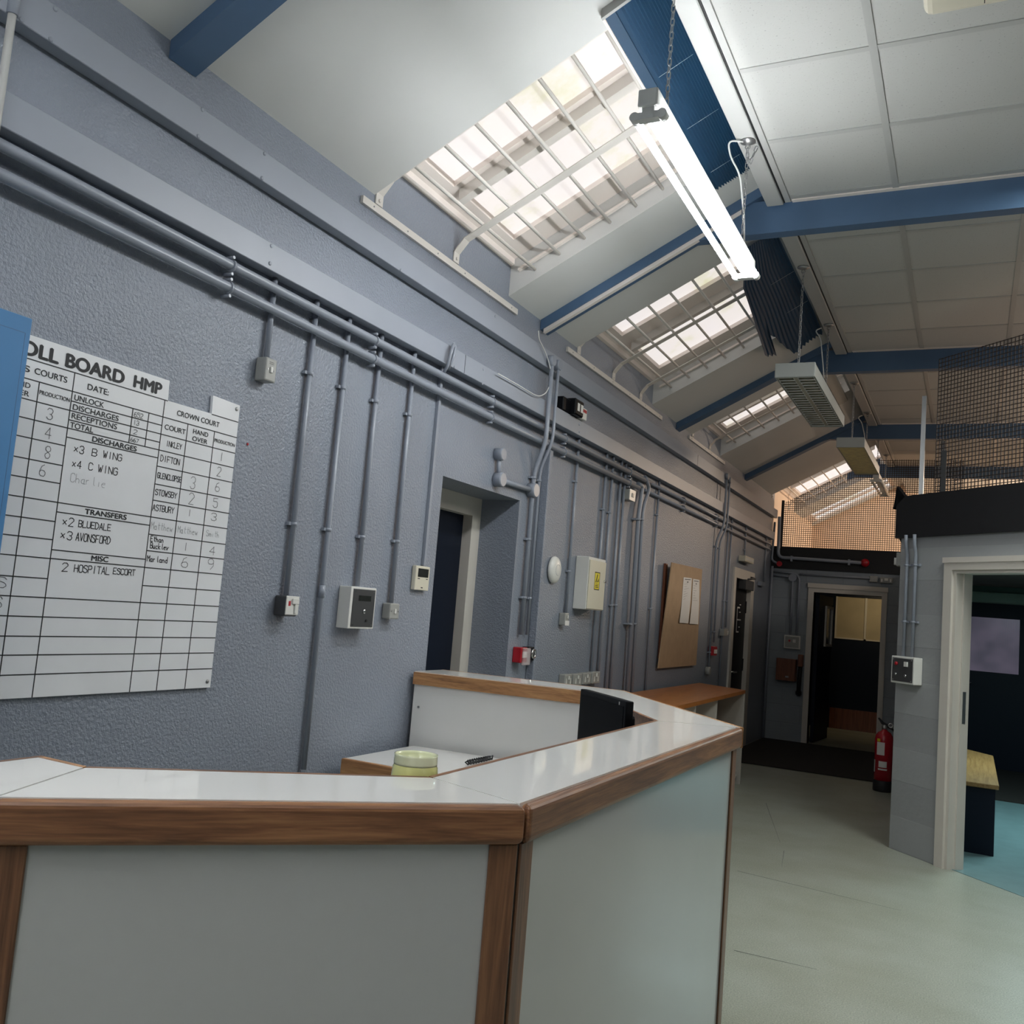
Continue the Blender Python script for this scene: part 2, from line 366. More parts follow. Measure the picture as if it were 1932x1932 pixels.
# back wall with the corridor doorway
BX0, BX1, BZ = .556, 1.363, 1.90
bw = MB()
for x0, x1, z0, z1 in ((0, BX0, 0, 2.18), (BX0, BX1, BZ, 2.18), (BX1, 7, 0, 2.18)): bw.box(x0, x1, YB, YB + .15, z0, z1)
struct(bw.build('wall_back', 'block', base=(0, YB, 0)))
struct(MB().box(0, 7, YB - .02, YB + .16, 2.18, 2.465).build('trim_1', 'black', base=(0, YB, 2.18)))
# diagonal office wall: s runs along it from its left corner
A0 = Vector((1.903, 6.997, 0)); DU = Vector((1, -1, 0)).normalized(); DN = Vector((1, 1, 0)).normalized()
def dg(s, z, n=0.): return A0 + DU * s + DN * n + Vector((0, 0, z))
def dbox(mb, s0, s1, z0, z1, n0, n1):
    return mb.prism([dg(s0, z0, n0), dg(s1, z0, n0), dg(s1, z0, n1), dg(s0, z0, n1)], (0, 0, z1 - z0))
OS0, OS1, OZ = .485, 1.42, 1.868
dw = MB()
dbox(dw, 0, OS0, 0, 2.095, 0, .12); dbox(dw, OS1, 3.2, 0, 2.095, 0, .12); dbox(dw, OS0, OS1, OZ, 2.095, 0, .12)
struct(dw.build('wall_office_front', 'block_light', base=tuple(A0)))
e1 = dg(3.2, 0)
struct(MB().box(A0.x, A0.x + .12, A0.y + .05, YB, 0, 2.095).build('wall_office_side', 'block_light', base=(A0.x, 9, 0)))
struct(MB().box(e1.x, 7, e1.y, e1.y + .12, 0, 2.095).build('wall_office_right', 'block_light', base=(e1.x, e1.y, 0)))
fa = MB(); dbox(fa, -.03, 3.25, 2.095, 2.385, -.03, .12); struct(fa.build('trim_2', 'black', base=tuple(dg(0, 2.095))))
fa = MB(); fa.box(A0.x - .02, A0.x + .12, A0.y + .1, YB, 2.095, 2.34); struct(fa.build('trim_3', 'black', base=(A0.x, 9, 2.095)))
lf = MB(); lf.prism([(A0.x + .1, A0.y + .1, 2.10), (e1.x, e1.y + .15, 2.10), (7, e1.y + .15, 2.10), (7, YB, 2.10), (A0.x + .1, YB, 2.10)], (0, 0, .1))
lf.box(0, 7, YB + .15, 16.6, 2.2, 2.3)
struct(lf.build('floor_loft', 'loftfloor', base=(3, 9, 2.1)))
# sloping roof lining, left open at the skylights
SKY = [(3.15, 4.46), (5.47, 7.09), (8.29, 9.39), (12.2, 13.93), (14.70, 15.62)]
rs = MB(); yy = -3.2
XO = 1.23
for a, b in SKY + [(YG, None)]:
    rs.prism([(0, yy, zs(0)), (1.45, yy, zs(1.45)), (1.45, yy, zs(1.45) + .22), (0, yy, zs(0) + .22)], (0, a - yy, 0))
    if b:
        rs.prism([(XO, a, zs(XO)), (1.45, a, zs(1.45)), (1.45, a, zs(1.45) + .22), (XO, a, zs(XO) + .22)], (0, b - a, 0)); yy = b
struct(rs.build('ceiling_slope', 'white', base=(0, 0, ZW)))
# flat tiled ceiling with its T-bars
ct = struct(MB().box(XR + .02, 7, -3.2, YG, ZC, ZC + .25).build('ceiling', 'tile', base=(XR, 0, ZC)))
tb = MB()
xs = [1.945 + .6 * k for k in range(9)]; ys = [3.63 + .61 * k for k in range(-11, 22)]
for x in xs: tb.box(x - .015, x + .015, -3.2, YG, ZC - .004, ZC)
for y in ys: tb.box(XR + .05, 7, y - .015, y + .015, ZC - .0035, ZC)
tb.build('grid_strips', 'strip', ct)
FY = [.874 * D - 2.82, .874 * D, 2.093 * D + .03, 3.323 * D + .03, 4.51 * D + .03, 13.25]     # steel frames
lab = ['behind the viewpoint', 'nearest one, in the top left corner', 'second one, crossing above the lit lamp', 'third one, above the first louvred lamp', 'fourth one, above the cream lamp', 'farthest one, seen through the wire mesh']
rows = []
for i, y in enumerate(FY):
    h = .038; r = .058
    b = MB().prism([(.80, y - h, zs(.80) - .058), (.80, y - h, zs(.80) + .03), (1.2, y - h, zs(1.2) + .03), (1.2, y - h, ZC + .02), (6.98, y - h, ZC + .02), (6.98, y - h, 3.517), (.90, y - h, 3.517)], (0, 2 * h, 0))
    if i < 5: b.prism([(0.003, y - r, zs(0) - .06), (0.003, y - r, zs(0) + .03), (1.36, y - r, zs(1.36) + .03), (1.36, y - r, zs(1.36) - .06)], (0, 2 * r, 0))
    o = b.build('roof_beam', 'blue')
    tag(o, 'blue painted steel roof beam, ' + lab[i], 'beam', 'blue steel roof beams')
    # painted strip the tiles meet along the beam
    if i: struct(MB().box(XR + .05, 6.98, y - h - .03, y + h + .03, ZC - .006, ZC).build('trim_%d' % (10 + i), 'reveal'))

# ------------------------------------------------------------------ skylights (windows)
ZG = .20                                                # glazing sits this far above the lining
def sp(x, y, d): return Vector((x, y, zs(x) + d))
def slab(mb, x0, x1, y0, y1, d0, d1):
    return mb.prism([sp(x0, y0, d0), sp(x1, y0, d0), sp(x1, y1, d0), sp(x0, y1, d0)], (0, 0, d1 - d0))
for i, (a, b) in enumerate(SKY):
    ZG = .03 if i == 4 else .20
    wn = bpy.data.objects.new('window_%d' % (i + 1), None); COL.objects.link(wn); wn.location = sp(0, a, ZG); wn['_o'] = tuple(wn.location); struct(wn)
    p1 = (a + .10, a + .10 + (b - a) * .30) if i else (a + .02, 3.64)
    p2 = (p1[1] + .09, b - min(.17, (b - a) * .15))
    if i == 4: p1, p2 = (14.72, 15.14), (15.22, 15.60)
    if i == 3: p1, p2 = (12.3, 12.9), (13.0, 13.88)
    if i == 1: p1, p2 = (5.50, 6.05), (6.28, 6.93)
    fr = MB()
    slab(fr, -.04, .09, a, b, ZG, ZG + .06); slab(fr, 1.17, 1.26, a, b, ZG, ZG + .06)
    slab(fr, .09, 1.17, a - .02, p1[0], ZG, ZG + .06); slab(fr, .09, 1.17, p1[1], p2[0], ZG, ZG + .06); slab(fr, .09, 1.17, p2[1], b + .02, ZG, ZG + .06)
    fr.build('window_frame', 'reveal', wn)
    if i == 4:
        for q0, q1 in (p1, p2):
            pn = MB(); slab(pn, .085, 1.175, q0 - .01, q1 + .01, ZG + .03, ZG + .045); pn.build('pane', 'pane', wn)
        continue
    bt = MB(); slab(bt, -.001, .02, a, b, ZG - .03, ZG); bt.build('sill_bead', 'reveal', wn)
    mu = MB(); slab(mu, .10, 1.15, p2[0] - .055, p2[0] - .005, ZG - .06, ZG)
    mu.build('mullion', 'bar', wn)
    ld = MB(); slab(ld, .06, 1.15, b - .03, b - .005, ZG - .10, ZG - .085)
    ld.build('reveal_ledge', 'reveal', wn)
    for q0, q1 in (p1, p2):
        pn = MB(); slab(pn, .085, 1.175, q0 - .01, q1 + .01, ZG + .03, ZG + .045); pn.build('pane', 'pane', wn)

# ------------------------------------------------------------------ security grilles under the skylights
FB = [(3.18, 3.86), (5.50, 6.17, 6.79), (8.32, 8.95), (12.23, 13.45), (15.18,)]
where = ['first skylight, beside the lit lamp', 'second skylight, beside the torn blind', 'third skylight, beside the grey louvred lamp', 'fourth skylight, just before the far wire mesh', 'last skylight against the far peach wall']
for i, (a, b) in enumerate(SKY):
    if i == 4: continue
    gr = thing('window_grille', (0, (a + b) / 2, zs(0)), 'off white bar grille under the ' + where[i], 'window grille', 'skylight security grilles')
    for k in range(7):
        x = .15 + .14 * k
        MB().tube([sp(x, a + .005, .06), sp(x, b - .002, .06)], .009, 8).build('round_bar', 'bar', gr)
    for y in FB[i]:
        fb = MB()
        slab(fb, .05, 1.21, y - .026, y + .026, .047, .052)
        fb.prism([(.001, y - .026, zs(0) - .035), (.001, y + .026, zs(0) - .035), (.001, y + .026, zs(0) + .02), (.001, y - .026, zs(0) + .02)], (.006, 0, 0))
        fb.prism([(.001, y - .026, zs(0) + .008), (.055, y - .026, zs(.055) + .045), (.055, y - .026, zs(.055) + .052), (.001, y - .026, zs(0) + .016)], (0, .052, 0))
        fo = fb.build('flat_bar', 'bar', gr)
        MB().lathe([(.008, 0), (.008, .004), (.004, .006)], (.007, y, zs(0) - .015), (1, 0, 0), 10).build('bolt', 'bar', fo)
ST = [(3.053, 4.557, 3.048, 'first'), (5.298, 7.334, 3.05, 'second'), (8.176, 9.554, 3.062, 'third')]
for y0, y1, z, nm in ST:
    s = MB().box(.001, .016, y0, y1, z - .016, z + .016).build('fixing_rail', 'bar')
    tag(s, 'off white fixing rail screwed to the wall below the %s skylight' % nm, 'rail', 'rails below the skylights')
    for k in range(6):
        y = y0 + .08 + (y1 - y0 - .16) * k / 5
        MB().lathe([(.004, 0), (.004, .002)], (.016, y, z), (1, 0, 0), 8).build('screw', 'steel', s)

# ------------------------------------------------------------------ ridge trunking, per bay
BAY = [(FY[1] + .06, FY[2] - .06), (FY[2] + .06, FY[3] - .06), (FY[3] + .06, FY[4] - .06), (FY[4] + .06, FY[5] - .06)]
nm = ['above the lit lamp', 'between the second and third beams', 'between the third and fourth beams', 'between the fourth and fifth beams']
for i, (a, b) in enumerate(BAY):
    t = MB().box(1.300, 1.388, a, b, 3.655, 3.72).bevel(.004, 1).build('ridge_trunking', 'strip')
    tag(t, 'long white cable trunking under the ceiling edge, ' + nm[i], 'trunking', 'white trunking lengths along the ceiling edge')
    MB().box(1.389, 1.394, a, b, 3.668, ZC).build('shadow_gap', 'black', t)
    MB().box(1.396, 1.425, a, b, ZC - .012, ZC).build('edge_angle', 'strip', t)

# ------------------------------------------------------------------ pleated blinds
def blind(y0, y1, label, torn=False, x0=1.05, x1=1.262):
    t = thing('pleated_blind', (x1, y0, zs(x1)), label, 'blind', 'navy pleated blinds')
    np_ = 30; nv = 40; mb = MB(); G_ = []
    def xl(y):
        P = [(5.38, 1.075), (5.87, .965), (6.36, .932), (7.18, .862), (7.6, .84)]
        for (a, b), (c, d) in zip(P, P[1:]):
            if y <= c: return b + (d - b) * (y - a) / (c - a)
        return P[-1][1]
    def yb(u, i):
        if u < .17: e = 7.16 + .10 * u / .17
        elif u < .24: e = 6.84
        elif u < .45: e = 6.84 + (u - .24) / .21 * .66
        else: e = 7.50 - (u - .45) * .2
        return e + (.05 if i % 2 else -.02)
    for i in range(np_ + 1):
        u = i / np_; col = []
        for j in range(nv + 1):
            v = j / nv; zz = .0048 if i % 2 else -.0048
            if torn:
                y = y0 + (yb(u, i) - y0) * v; a = xl(y); x = a + (x1 - .012 - a) * u
                p = Vector((x, y, zs(x) - .034 + zz * .45 + .010 * math.sin(9 * u + 8 * v) * v - .05 * (1 - u) ** 2 * v))
            else:
                x = x0 + .034 + (x1 - x0 - .034) * u ** .82
                y = y0 + (y1 - y0 - (.0 if i % 2 else .035)) * v
                p = Vector((x, y, zs(x) - .024 + zz * (.4 + .6 * u)))
            col.append(mb.bm.verts.new(p))
        G_.append(col)
    for a, b in zip(G_, G_[1:]):
        for j in range(nv): mb.bm.faces.new((a[j], a[j + 1], b[j + 1], b[j]))
    fo = mb.build('pleated_fabric', 'blind', t)
    md = fo.modifiers.new('thick', 'SOLIDIFY'); md.thickness = .0015
    if not torn:
        r = MB(); slab(r, x0 - .002, x0 + .036, y0, y1 - .02, -.034, -.016); r.build('bottom_rail', 'blind', t)
        r = MB(); slab(r, x0 - .012, x0 - .003, y0, y1 - .02, -.036, -.006); r.build('edge_bead', 'reveal', t)
        r = MB(); slab(r, x0 - .01, x1, y0 - .02, y0 - .005, -.04, 0); r.build('end_cap', 'metalgrey', t)
    for k in range(3 if not torn else 2):
        yk = y0 + (y1 - y0) * (.3 + .28 * k)
        MB().tube([sp(x0 + .06, yk, -.042 - (.016 if torn else 0)), sp(x1 - .01, yk, -.042 - (.01 if torn else 0))], .0008, 5).build('pull_cord', 'wire', t)
    return t
blind(3.06, 4.64, 'navy pleated blind with zigzag end, above the lit lamp')
blind(5.40, 7.50, 'torn navy pleated blind hanging down between the second and third beams', True)
MB_ = MB(); slab(MB_, 1.09, 1.19, 8.0, 9.62, -.03, -.01)
tag(MB_.build('bunched_blind', 'greyenamel'), 'dull grey folded blind at the top of the third skylight', 'blind')

# ------------------------------------------------------------------ left wall services
tk = MB().box(.001, .056, -3, YB - .03, 2.826, 2.932).bevel(.002, 1).build('cable_trunking', 'trunk')
tag(tk, 'long grey-blue steel cable trunking, the upper one just below the roof', 'trunking', 'painted trunking along the left wall')
MB().box(.056, .0575, 8.35, 8.353, 2.83, 2.93).build('cover_joint', 'black', tk)
tk2 = MB().box(.001, .056, -3, YB - .14, 2.532, 2.630).bevel(.002, 1).build('cable_trunking', 'trunk')
tag(tk2, 'long grey-blue steel cable trunking, the lower one just above the pipes', 'trunking', 'painted trunking along the left wall')
for y in (3.95, ): MB().box(.056, .0574, y - .001, y + .001, 2.534, 2.628).build('cover_joint', 'black', tk2)
def studs(px, par):
    for x, y in px:
        p = onX(x, y, .056); MB().lathe([(.007, 0), (.007, .002), (.004, .0035)], (.056, p.y, p.z), (1, 0, 0), 12).build('screw', 'trunk', par)
studs([(512, 464), (509, 497), (859, 668), (857, 692), (912, 697), (910, 724), (1093, 801), (1093, 815)], tk2)
studs([(104, 17), (40, 37), (499, 290), (494, 336), (382, 207), (374, 257), (756, 510), (934, 597), (95, 74)], tk)
# the two heavy horizontal pipes
PIPES = []
def hpipe(label, pts, r, clips):
    t = thing('conduit_pipe', pts[0], label, 'pipe', 'horizontal pipes along the left wall')
    MB().tube(pts, r, 14).build('pipe', 'conduit', t)
    for y in clips:
        for a, b in zip(pts, pts[1:]):
            if a[1] <= y <= b[1]:
                k = (y - a[1]) / (b[1] - a[1]); c = Vector(a).lerp(Vector(b), k)
        cl = MB().tube([(c.x, y - .006, c.z), (c.x, y + .006, c.z)], r + .004, 14)
        for sg in (1, -1): cl.tube([(c.x - .03, y, c.z + sg * (r + .012)), (c.x + .008, y, c.z + sg * (r + .012))], .006, 8)
        cl.build('saddle_clip', 'conduit', t)
    return t
cl = [2.33, 3.20, 4.30, 5.30, 6.55, 8.1, 9.3]
hpipe('thick grey-blue pipe running along the wall, upper of the pair', [(.042, -3, 2.505), (.042, 1.47, 2.489), (.042, 2.95, 2.479), (.042, 4.5, 2.472), (.042, 7.05, 2.466)], .017, cl[:5])
hpipe('thick grey-blue pipe running along the wall, lower of the pair', [(.042, -3, 2.43), (.042, 1.48, 2.413), (.042, 2.96, 2.400), (.042, 4.5, 2.387), (.042, 6.78, 2.385)], .017, cl[:5])
hpipe('thinner upper grey-blue pipe continuing along the wall to the far corner', [(.03, 7.0, 2.47), (.03, YB - .25, 2.462)], .012, cl[5:])
hpipe('thinner lower grey-blue pipe continuing along the wall to the far corner', [(.03, 6.95, 2.395), (.03, YB - .25, 2.392)], .012, cl[5:])

def saddle(par, p, r, across='z'):
    x = p[0]
    m = MB().tube([(x, p[1], p[2] - .007), (x, p[1], p[2] + .007)], r + .003, 10)
    m.box(.001, x, p[1] - r - .016, p[1] + r + .016, p[2] - .006, p[2] + .006)
    m.build('saddle_clip', 'conduit', par)
def vpipe(label, px, r=.0105, x=.016, clips=(), ztop=None, bend=.03, couplings=()):
    """conduit on the left wall through photo points; straight runs are made plumb"""
    P = [onX(a, b, x) for a, b in px]
    if len(P) == 2:
        y = (P[0].y + P[1].y) / 2; P[0].y = P[1].y = y
    if ztop: P[0].z = ztop
    t = thing('conduit_pipe', tuple(P[-1]), label, 'conduit', 'upright conduits on the left wall')
    MB().tube(P, r, 10, bend if len(P) > 2 else 0).build('pipe', 'conduit', t)
    for a, b in clips:
        c = onX(a, b, x)
        if len(P) == 2: c.y = P[0].y
        saddle(t, c, r)
    for a, b in couplings:
        c = onX(a, b, x); c.y = P[0].y if len(P) == 2 else c.y
        MB().tube([(x, c.y, c.z - .025), (x, c.y, c.z + .025)], r + .0025, 10).build('coupling', 'conduit', t)
    return t
ZT = 2.531
vpipe('short grey conduit feeding the grey switch box above the roll board', [(513, 560), (505, 676)], ztop=ZT)
vpipe('grey conduit dropping to the switched socket box right of the roll board', [(590, 640), (540, 1128)], ztop=ZT, clips=[(580, 703), (550, 988)])
vpipe('long grey conduit passing between socket box and intercom down behind the counter', [(654, 675), (571, 1452)], ztop=ZT, clips=[(645, 731), (616, 999)], couplings=[(606, 1116)])
vpipe('grey conduit dropping to the top of the white intercom panel', [(714, 700), (674, 1106)], ztop=ZT, clips=[(708, 757), (682, 1013)])
vpipe('grey conduit dropping to the light switch beside the intercom', [(776, 730), (738, 1140)], ztop=ZT, clips=[(770, 782), (745, 1021)])
t = thing('mini_trunking', tuple(onX(801, 1068, .008)), 'narrow square grey mini trunking dropping to the cream thermostat', 'trunking')
p = onX(815, 900, .01); MB().box(.001, .016, p.y - .010, p.y + .010, onX(801, 1067).z, ZT).build('trunk_run', 'conduit', t)
# pair that crosses in front of the big pipes
XA = .078
a = [onX(x, y, XA) for x, y in ((1042, 690), (1031, 838))]; a[1].y = a[0].y
b_ = [onX(x, y, .02) for x, y in ((1009, 884), (1003.6, 938), (980.5, 1222))]; ym = (b_[1].y + b_[2].y) / 2
def crossing(label, top, mid, low, r, clips, box):
    t = thing('conduit_pipe', (.02, low[-1][1], low[-1][2]), label, 'conduit', 'upright conduits on the left wall')
    MB().tube([*top, *mid, *low], r, 12, .06).build('pipe', 'conduit', t)
    bx = MB().lathe([(.034, 0), (.034, .03), (.03, .036)], (.057, top[0][1], top[0][2] + .02), (1, 0, 0), 16); bx.build('round_box', 'conduit', t)
    for c in clips: saddle(t, c, r)
    return t
yA = onX(1040, 704, XA).y; yL = onX(992, 1080, .02).y
crossing('thicker grey conduit crossing the big pipes down to the red call point', [(XA, yA, 2.85), (XA, yA, onX(1031, 836, XA).z)], [], [(.022, yL, onX(1006, 890, .022).z), (.022, yL, 1.245)], .014, [(.022, yL, onX(1003, 900, .022).z), (.022, yL, 1.80), (.022, yL, 1.46)], 1)
yA2 = onX(1053, 700, XA).y; yL2 = onX(1005, 1060, .02).y
crossing('thinner grey conduit crossing in front of the big pipes down to the black key switch', [(XA, yA2, 2.85), (XA, yA2, onX(1044, 834, XA).z)], [], [(.02, yL2, onX(1018, 885, .02).z), (.02, yL2, 1.245)], .010, [(.02, yL2, onX(1015, 906, .02).z), (.02, yL2, 1.46)], 1)
# junction boxes and link pipe over the recess
t = thing('conduit_elbow_run', tuple(onX(940, 905, .03)), 'grey pipe run with round boxes above the right end of the recessed doorway', 'pipe')
A_, B_, C_ = onX(942, 857, .022), onX(941, 905, .022), onX(1004, 925, .022)
MB().tube([A_, B_], .013, 12).build('pipe', 'conduit', t); MB().tube([B_, C_], .015, 12).build('pipe', 'conduit', t)
for q, r in ((A_, .034), (B_, .040), (C_, .042)): MB().lathe([(r, -.02), (r, .022), (r * .9, .03)], q, (1, 0, 0), 18).build('round_box', 'conduit', t)
# square trunk behind
t = thing('square_trunking', (.02, 5.2, .9), 'square grey-blue trunking running down the wall beside the white dome', 'trunking')
yq = onX(1027, 1075, .05).y; MB().box(.001, .05, yq - .045, yq, .35, 2.36).bevel(.003, 1).build('trunk_run', 'wall', t)
vpipe('thin grey conduit dropping to the small switch under the white dome', [(1091, 860), (1066.5, 1158)], ztop=ZT, clips=[(1082, 907), (1069, 1077)])
g4 = [((1144, 893), (1114, 1272), 'first'), ((1156.5, 900), (1126, 1275), 'second'), ((1171, 903), (1141, 1320), 'third'), ((1179, 908), (1149, 1320), 'fourth')]
for q0, q1, nm in g4:
    vpipe('thin grey conduit behind the white cabinet, %s from the left of four' % nm, [q0, q1], ztop=ZT, clips=[((q0[0] + q1[0]) / 2 + (6 if nm in ('first', 'second') else -1), 960 if nm == 'first' else 966 if nm == 'second' else 1142), ], r=.011)
vpipe('short thin grey conduit to the small switch box left of the thick downpipe', [(1190, 905), (1188, 926)], ztop=ZT, r=.009)
vpipe('thick grey downpipe turning down from the end of the lower pipe', [(1204, 913), (1212, 917), (1204, 980), (1182, 1318)], r=.017, x=.042, clips=[(1203, 980), (1188, 1177)], bend=.03)
vpipe('grey pipe with a swept bend dropping from the end of the upper pipe', [(1217, 899), (1226, 921), (1213, 958), (1191, 1318)], r=.014, x=.05, clips=[(1211, 980), (1197, 1177)], bend=.09)
vpipe('thin grey conduit just left of the brown pin board', [(1244, 930), (1216, 1304)], ztop=ZT, clips=[(1238, 971), (1224, 1148)], r=.010)
def farpair(label, top, low, r, clips):
    yt = sum(onX(*q, .07).y for q in top) / 2; zt = onX(*top[0], .07).z; zm = onX(*top[1], .07).z
    yl = sum(onX(*q, .02).y for q in low) / 2
    t = thing('conduit_pipe', (.02, yl, onX(*low[-1], .02).z), label, 'conduit', 'upright conduits on the left wall')
    MB().tube([(.07, yt, zt), (.07, yt, zm), (.02, yl, onX(*low[0], .02).z), (.02, yl, onX(*low[1], .02).z)], r, 10, .07).build('pipe', 'conduit', t)
    MB().lathe([(.032, 0), (.032, .03)], (.057, yt, zt), (1, 0, 0), 14).build('round_box', 'conduit', t)
    for q in clips:
        c = onX(*q, .02); c.y = yl; saddle(t, c, r)
farpair('bent grey conduit dropping to the round bell push by the pin board', [(1372, 899), (1366, 989)], [(1351.7, 1021), (1336.5, 1262)], .012, [(1350, 1031), (1336, 1231)])
farpair('grey conduit with a bend dropping to the far red call point', [(1378, 907), (1370.5, 994)], [(1356.5, 1022), (1348.2, 1212)], .010, [(1355, 1034), (1345, 1192)])
vpipe('long thin grey conduit left of the far door, passing down to the floor', [(1376, 1000), (1354, 1300)], ztop=ZT, r=.010, clips=[(1362, 1133)])
vpipe('thin grey conduit dropping to the switch left of the far door', [(1382, 1002), (1367.3, 1184)], ztop=ZT, r=.010, clips=[(1371, 1134)])
vpipe('short grey conduit dropping to the emergency light above the far door', [(1408, 1013), (1403, 1052)], ztop=ZT, r=.010, clips=[(1404, 1037)])
vpipe('thin grey conduit dropping to the box right of the far door', [(1447, 1028), (1440, 1098)], ztop=ZT, r=.010)
t = thing('conduit_pipe', (.03, YB - .05, 0), 'tall grey pipe standing in the far left corner', 'conduit', 'upright conduits on the left wall')
MB().tube([(.03, YB - .06, .02), (.03, YB - .06, 2.2)], .016, 10).build('pipe', 'conduit', t)

# ---- wall boxes
def wbox(x, L, R, T, B, depth, base=.001):
    """y0,y1,z0,z1 of a wall box from its front face pixels (left, right, top-left, bottom-left)"""
    p = onX(L, T, depth); q = onX(R, T, depth); r = onX(L, B, depth)
    return p.y, q.y, r.z, p.z
def case(name, label, cat, L, R, T, B, depth, m, bev=.006, group=None):
    y0, y1, z0, z1 = wbox(0, L, R, T, B, depth)
    t = thing(name, (0, (y0 + y1) / 2, z0), label, cat, group)
    MB().box(.001, depth, y0, y1, z0, z1).bevel(bev, 2).build('case', m, t)
    return t, y0, y1, z0, z1
def rocker(t, y, z, x, w_=.012, h=.022, m='whiteplastic'):
    MB().box(x, x + .006, y - w_ / 2, y + w_ / 2, z - h / 2, z + h / 2).bevel(.002, 1).build('switch_rocker', m, t)
def screws(t, ys, z, x, m='steel'):
    for y in ys: MB().lathe([(.0035, 0), (.0035, .0015)], (x, y, z), (1, 0, 0), 8).build('screw', m, t)
t, y0, y1, z0, z1 = case('switch_box', 'grey metal switch box on the wall above the right end of the roll board', 'switch', 503.5, 525, 672, 718, .05, 'metalgrey')
rocker(t, (y0 + y1) / 2, (z0 + z1) / 2, .05); screws(t, (y0 + .012, y1 - .012), (z0 + z1) / 2, .05)
mk = MB(); [mk.box(.05, .0504, y0 + .018, y1 - .018, z1 - .016 - k * .006, z1 - .0145 - k * .006) for k in range(2)]; mk.build('printed_mark', 'ink', t)
t, y0, y1, z0, z1 = case('socket_box', 'dark grey box with white switched socket right of the roll board', 'socket', 540, 563.5, 1124, 1163, .055, 'darkplate')
MB().box(.055, .060, y0, y1 + .002, z0 + .006, z1).bevel(.002, 1).build('face_plate', 'whiteplastic', t)
rocker(t, y1 - .02, (z0 + z1) / 2 - .005, .060, .012, .04); MB().box(.060, .0606, y0 + .012, y0 + .024, z0 + .04, z0 + .058).build('neon', 'red', t)
MB().box(.060, .067, y0 + .03, y1 - .005, z1 - .03, z1 - .008).bevel(.002, 1).build('cover_lip', 'whiteplastic', t)
t, y0, y1, z0, z1 = case('intercom_panel', 'white wall box with dark grey intercom face between two conduits', 'intercom', 663.5, 711.5, 1106, 1186, .062, 'whiteplastic', .003)
w_, h_ = y1 - y0, z1 - z0
MB().box(.062, .0645, y0 + .09 * w_, y1 - .06 * w_, z0 + .05 * h_, z1 - .05 * h_).build('face_plate', 'darkplate', t)
MB().box(.0645, .0655, y0 + .30 * w_, y0 + .78 * w_, z1 - .33 * h_, z1 - .20 * h_).build('display', 'lcd', t)
MB().lathe([(.010, 0), (.010, .004), (.006, .006)], (.0645, (y0 + y1) / 2 + .01, z0 + .42 * h_), (1, 0, 0), 16).build('call_button', 'chrome', t)
MB().lathe([(.006, 0), (.006, .004)], (.0645, y0 + .66 * w_, z0 + .2 * h_), (1, 0, 0), 12).build('key_lock', 'black', t)
for yy_ in (y0 + .15 * w_, y1 - .12 * w_): screws(t, [yy_], z0 + .10 * h_, .0645, 'chrome'); screws(t, [yy_], z1 - .10 * h_, .0645, 'chrome')
t, y0, y1, z0, z1 = case('light_switch', 'grey metal light switch on the wall right of the intercom', 'switch', 737.5, 755, 1138, 1168, .045, 'metalgrey')
rocker(t, (y0 + y1) / 2, (z0 + z1) / 2, .045); screws(t, (y0 + .01, y1 - .01), (z0 + z1) / 2, .045)
t, y0, y1, z0, z1 = case('thermostat', 'cream heating controller left of the recessed doorway', 'thermostat', 786, 812.5, 1066.5, 1113, .024, 'creamplastic', .004)
MB().box(.024, .0255, y0 + .02, y1 - .015, z1 - .052, z1 - .012).build('display', 'lcd', t)
mk = MB(); mk.box(.024, .0244, y0 + .02, y0 + .04, z1 - .062, z1 - .058).box(.024, .0244, y1 - .03, y1 - .016, z1 - .062, z1 - .058).box(.024, .0244, (y0 + y1) / 2 - .008, (y0 + y1) / 2 + .008, z0 + .010, z0 + .015); mk.build('printed_mark', 'ink', t)
t, y0, y1, z0, z1 = case('fire_call_point', 'red fire call point with clear lid right of the recessed doorway', 'alarm call point', 984, 996, 1222, 1251, .055, 'red', .004)
MB().box(.055, .072, y0 + .01, y1 + .012, z0 - .012, z1 - .002).bevel(.004, 1).build('clear_lid', 'clear', t)
MB().box(.055, .0565, y0 + .02, y1 - .01, z0 + .03, z0 + .065).build('label', 'paper', t)
t, y0, y1, z0, z1 = case('key_switch', 'black box with chrome key switch beside the first red call point', 'key switch', 998, 1011.5, 1221, 1246, .045, 'blackgloss', .003)
MB().torus((.047, (y0 + y1) / 2 + .015, (z0 + z1) / 2), (1, 0, 0), .024, .007).build('chrome_ring', 'chrome', t)
MB().lathe([(.012, 0), (.012, .006)], (.045, (y0 + y1) / 2 + .015, (z0 + z1) / 2), (1, 0, 0), 14).build('key_lock', 'chrome', t)
p = onX(1045, 1075, .012)
t = thing('wireless_dome', (0, p.y, p.z - .085), 'white round wireless dome on the wall right of the doorway', 'access point')
MB().lathe([(.082, .006), (.085, .014), (.080, .026), (.062, .036), (.03, .041), (.0, .042)], (0, p.y, p.z), (1, 0, 0), 32).build('dome', 'whiteplastic', t)
MB().torus((.0405, p.y, p.z), (1, 0, 0), .034, .0012).build('ring_mark', 'inkgrey', t)
MB().lathe([(.07, .001), (.07, .007)], (0, p.y, p.z), (1, 0, 0), 24).build('back_plate', 'black', t)
t, y0, y1, z0, z1 = case('small_switch', 'small grey switch below the white dome', 'switch', 1067, 1074.5, 1156.5, 1180, .045, 'metalgrey')
rocker(t, (y0 + y1) / 2 + .005, (z0 + z1) / 2 + .015, .045); MB().box(.045, .0462, y0 + .004, y1 + .004, z0, z0 + .03).build('label', 'paper', t)
y0, y1 = 5.728, 6.04; z1 = onX(1114, 1050, .1).z; z0 = onX(1107, 1150, .1).z
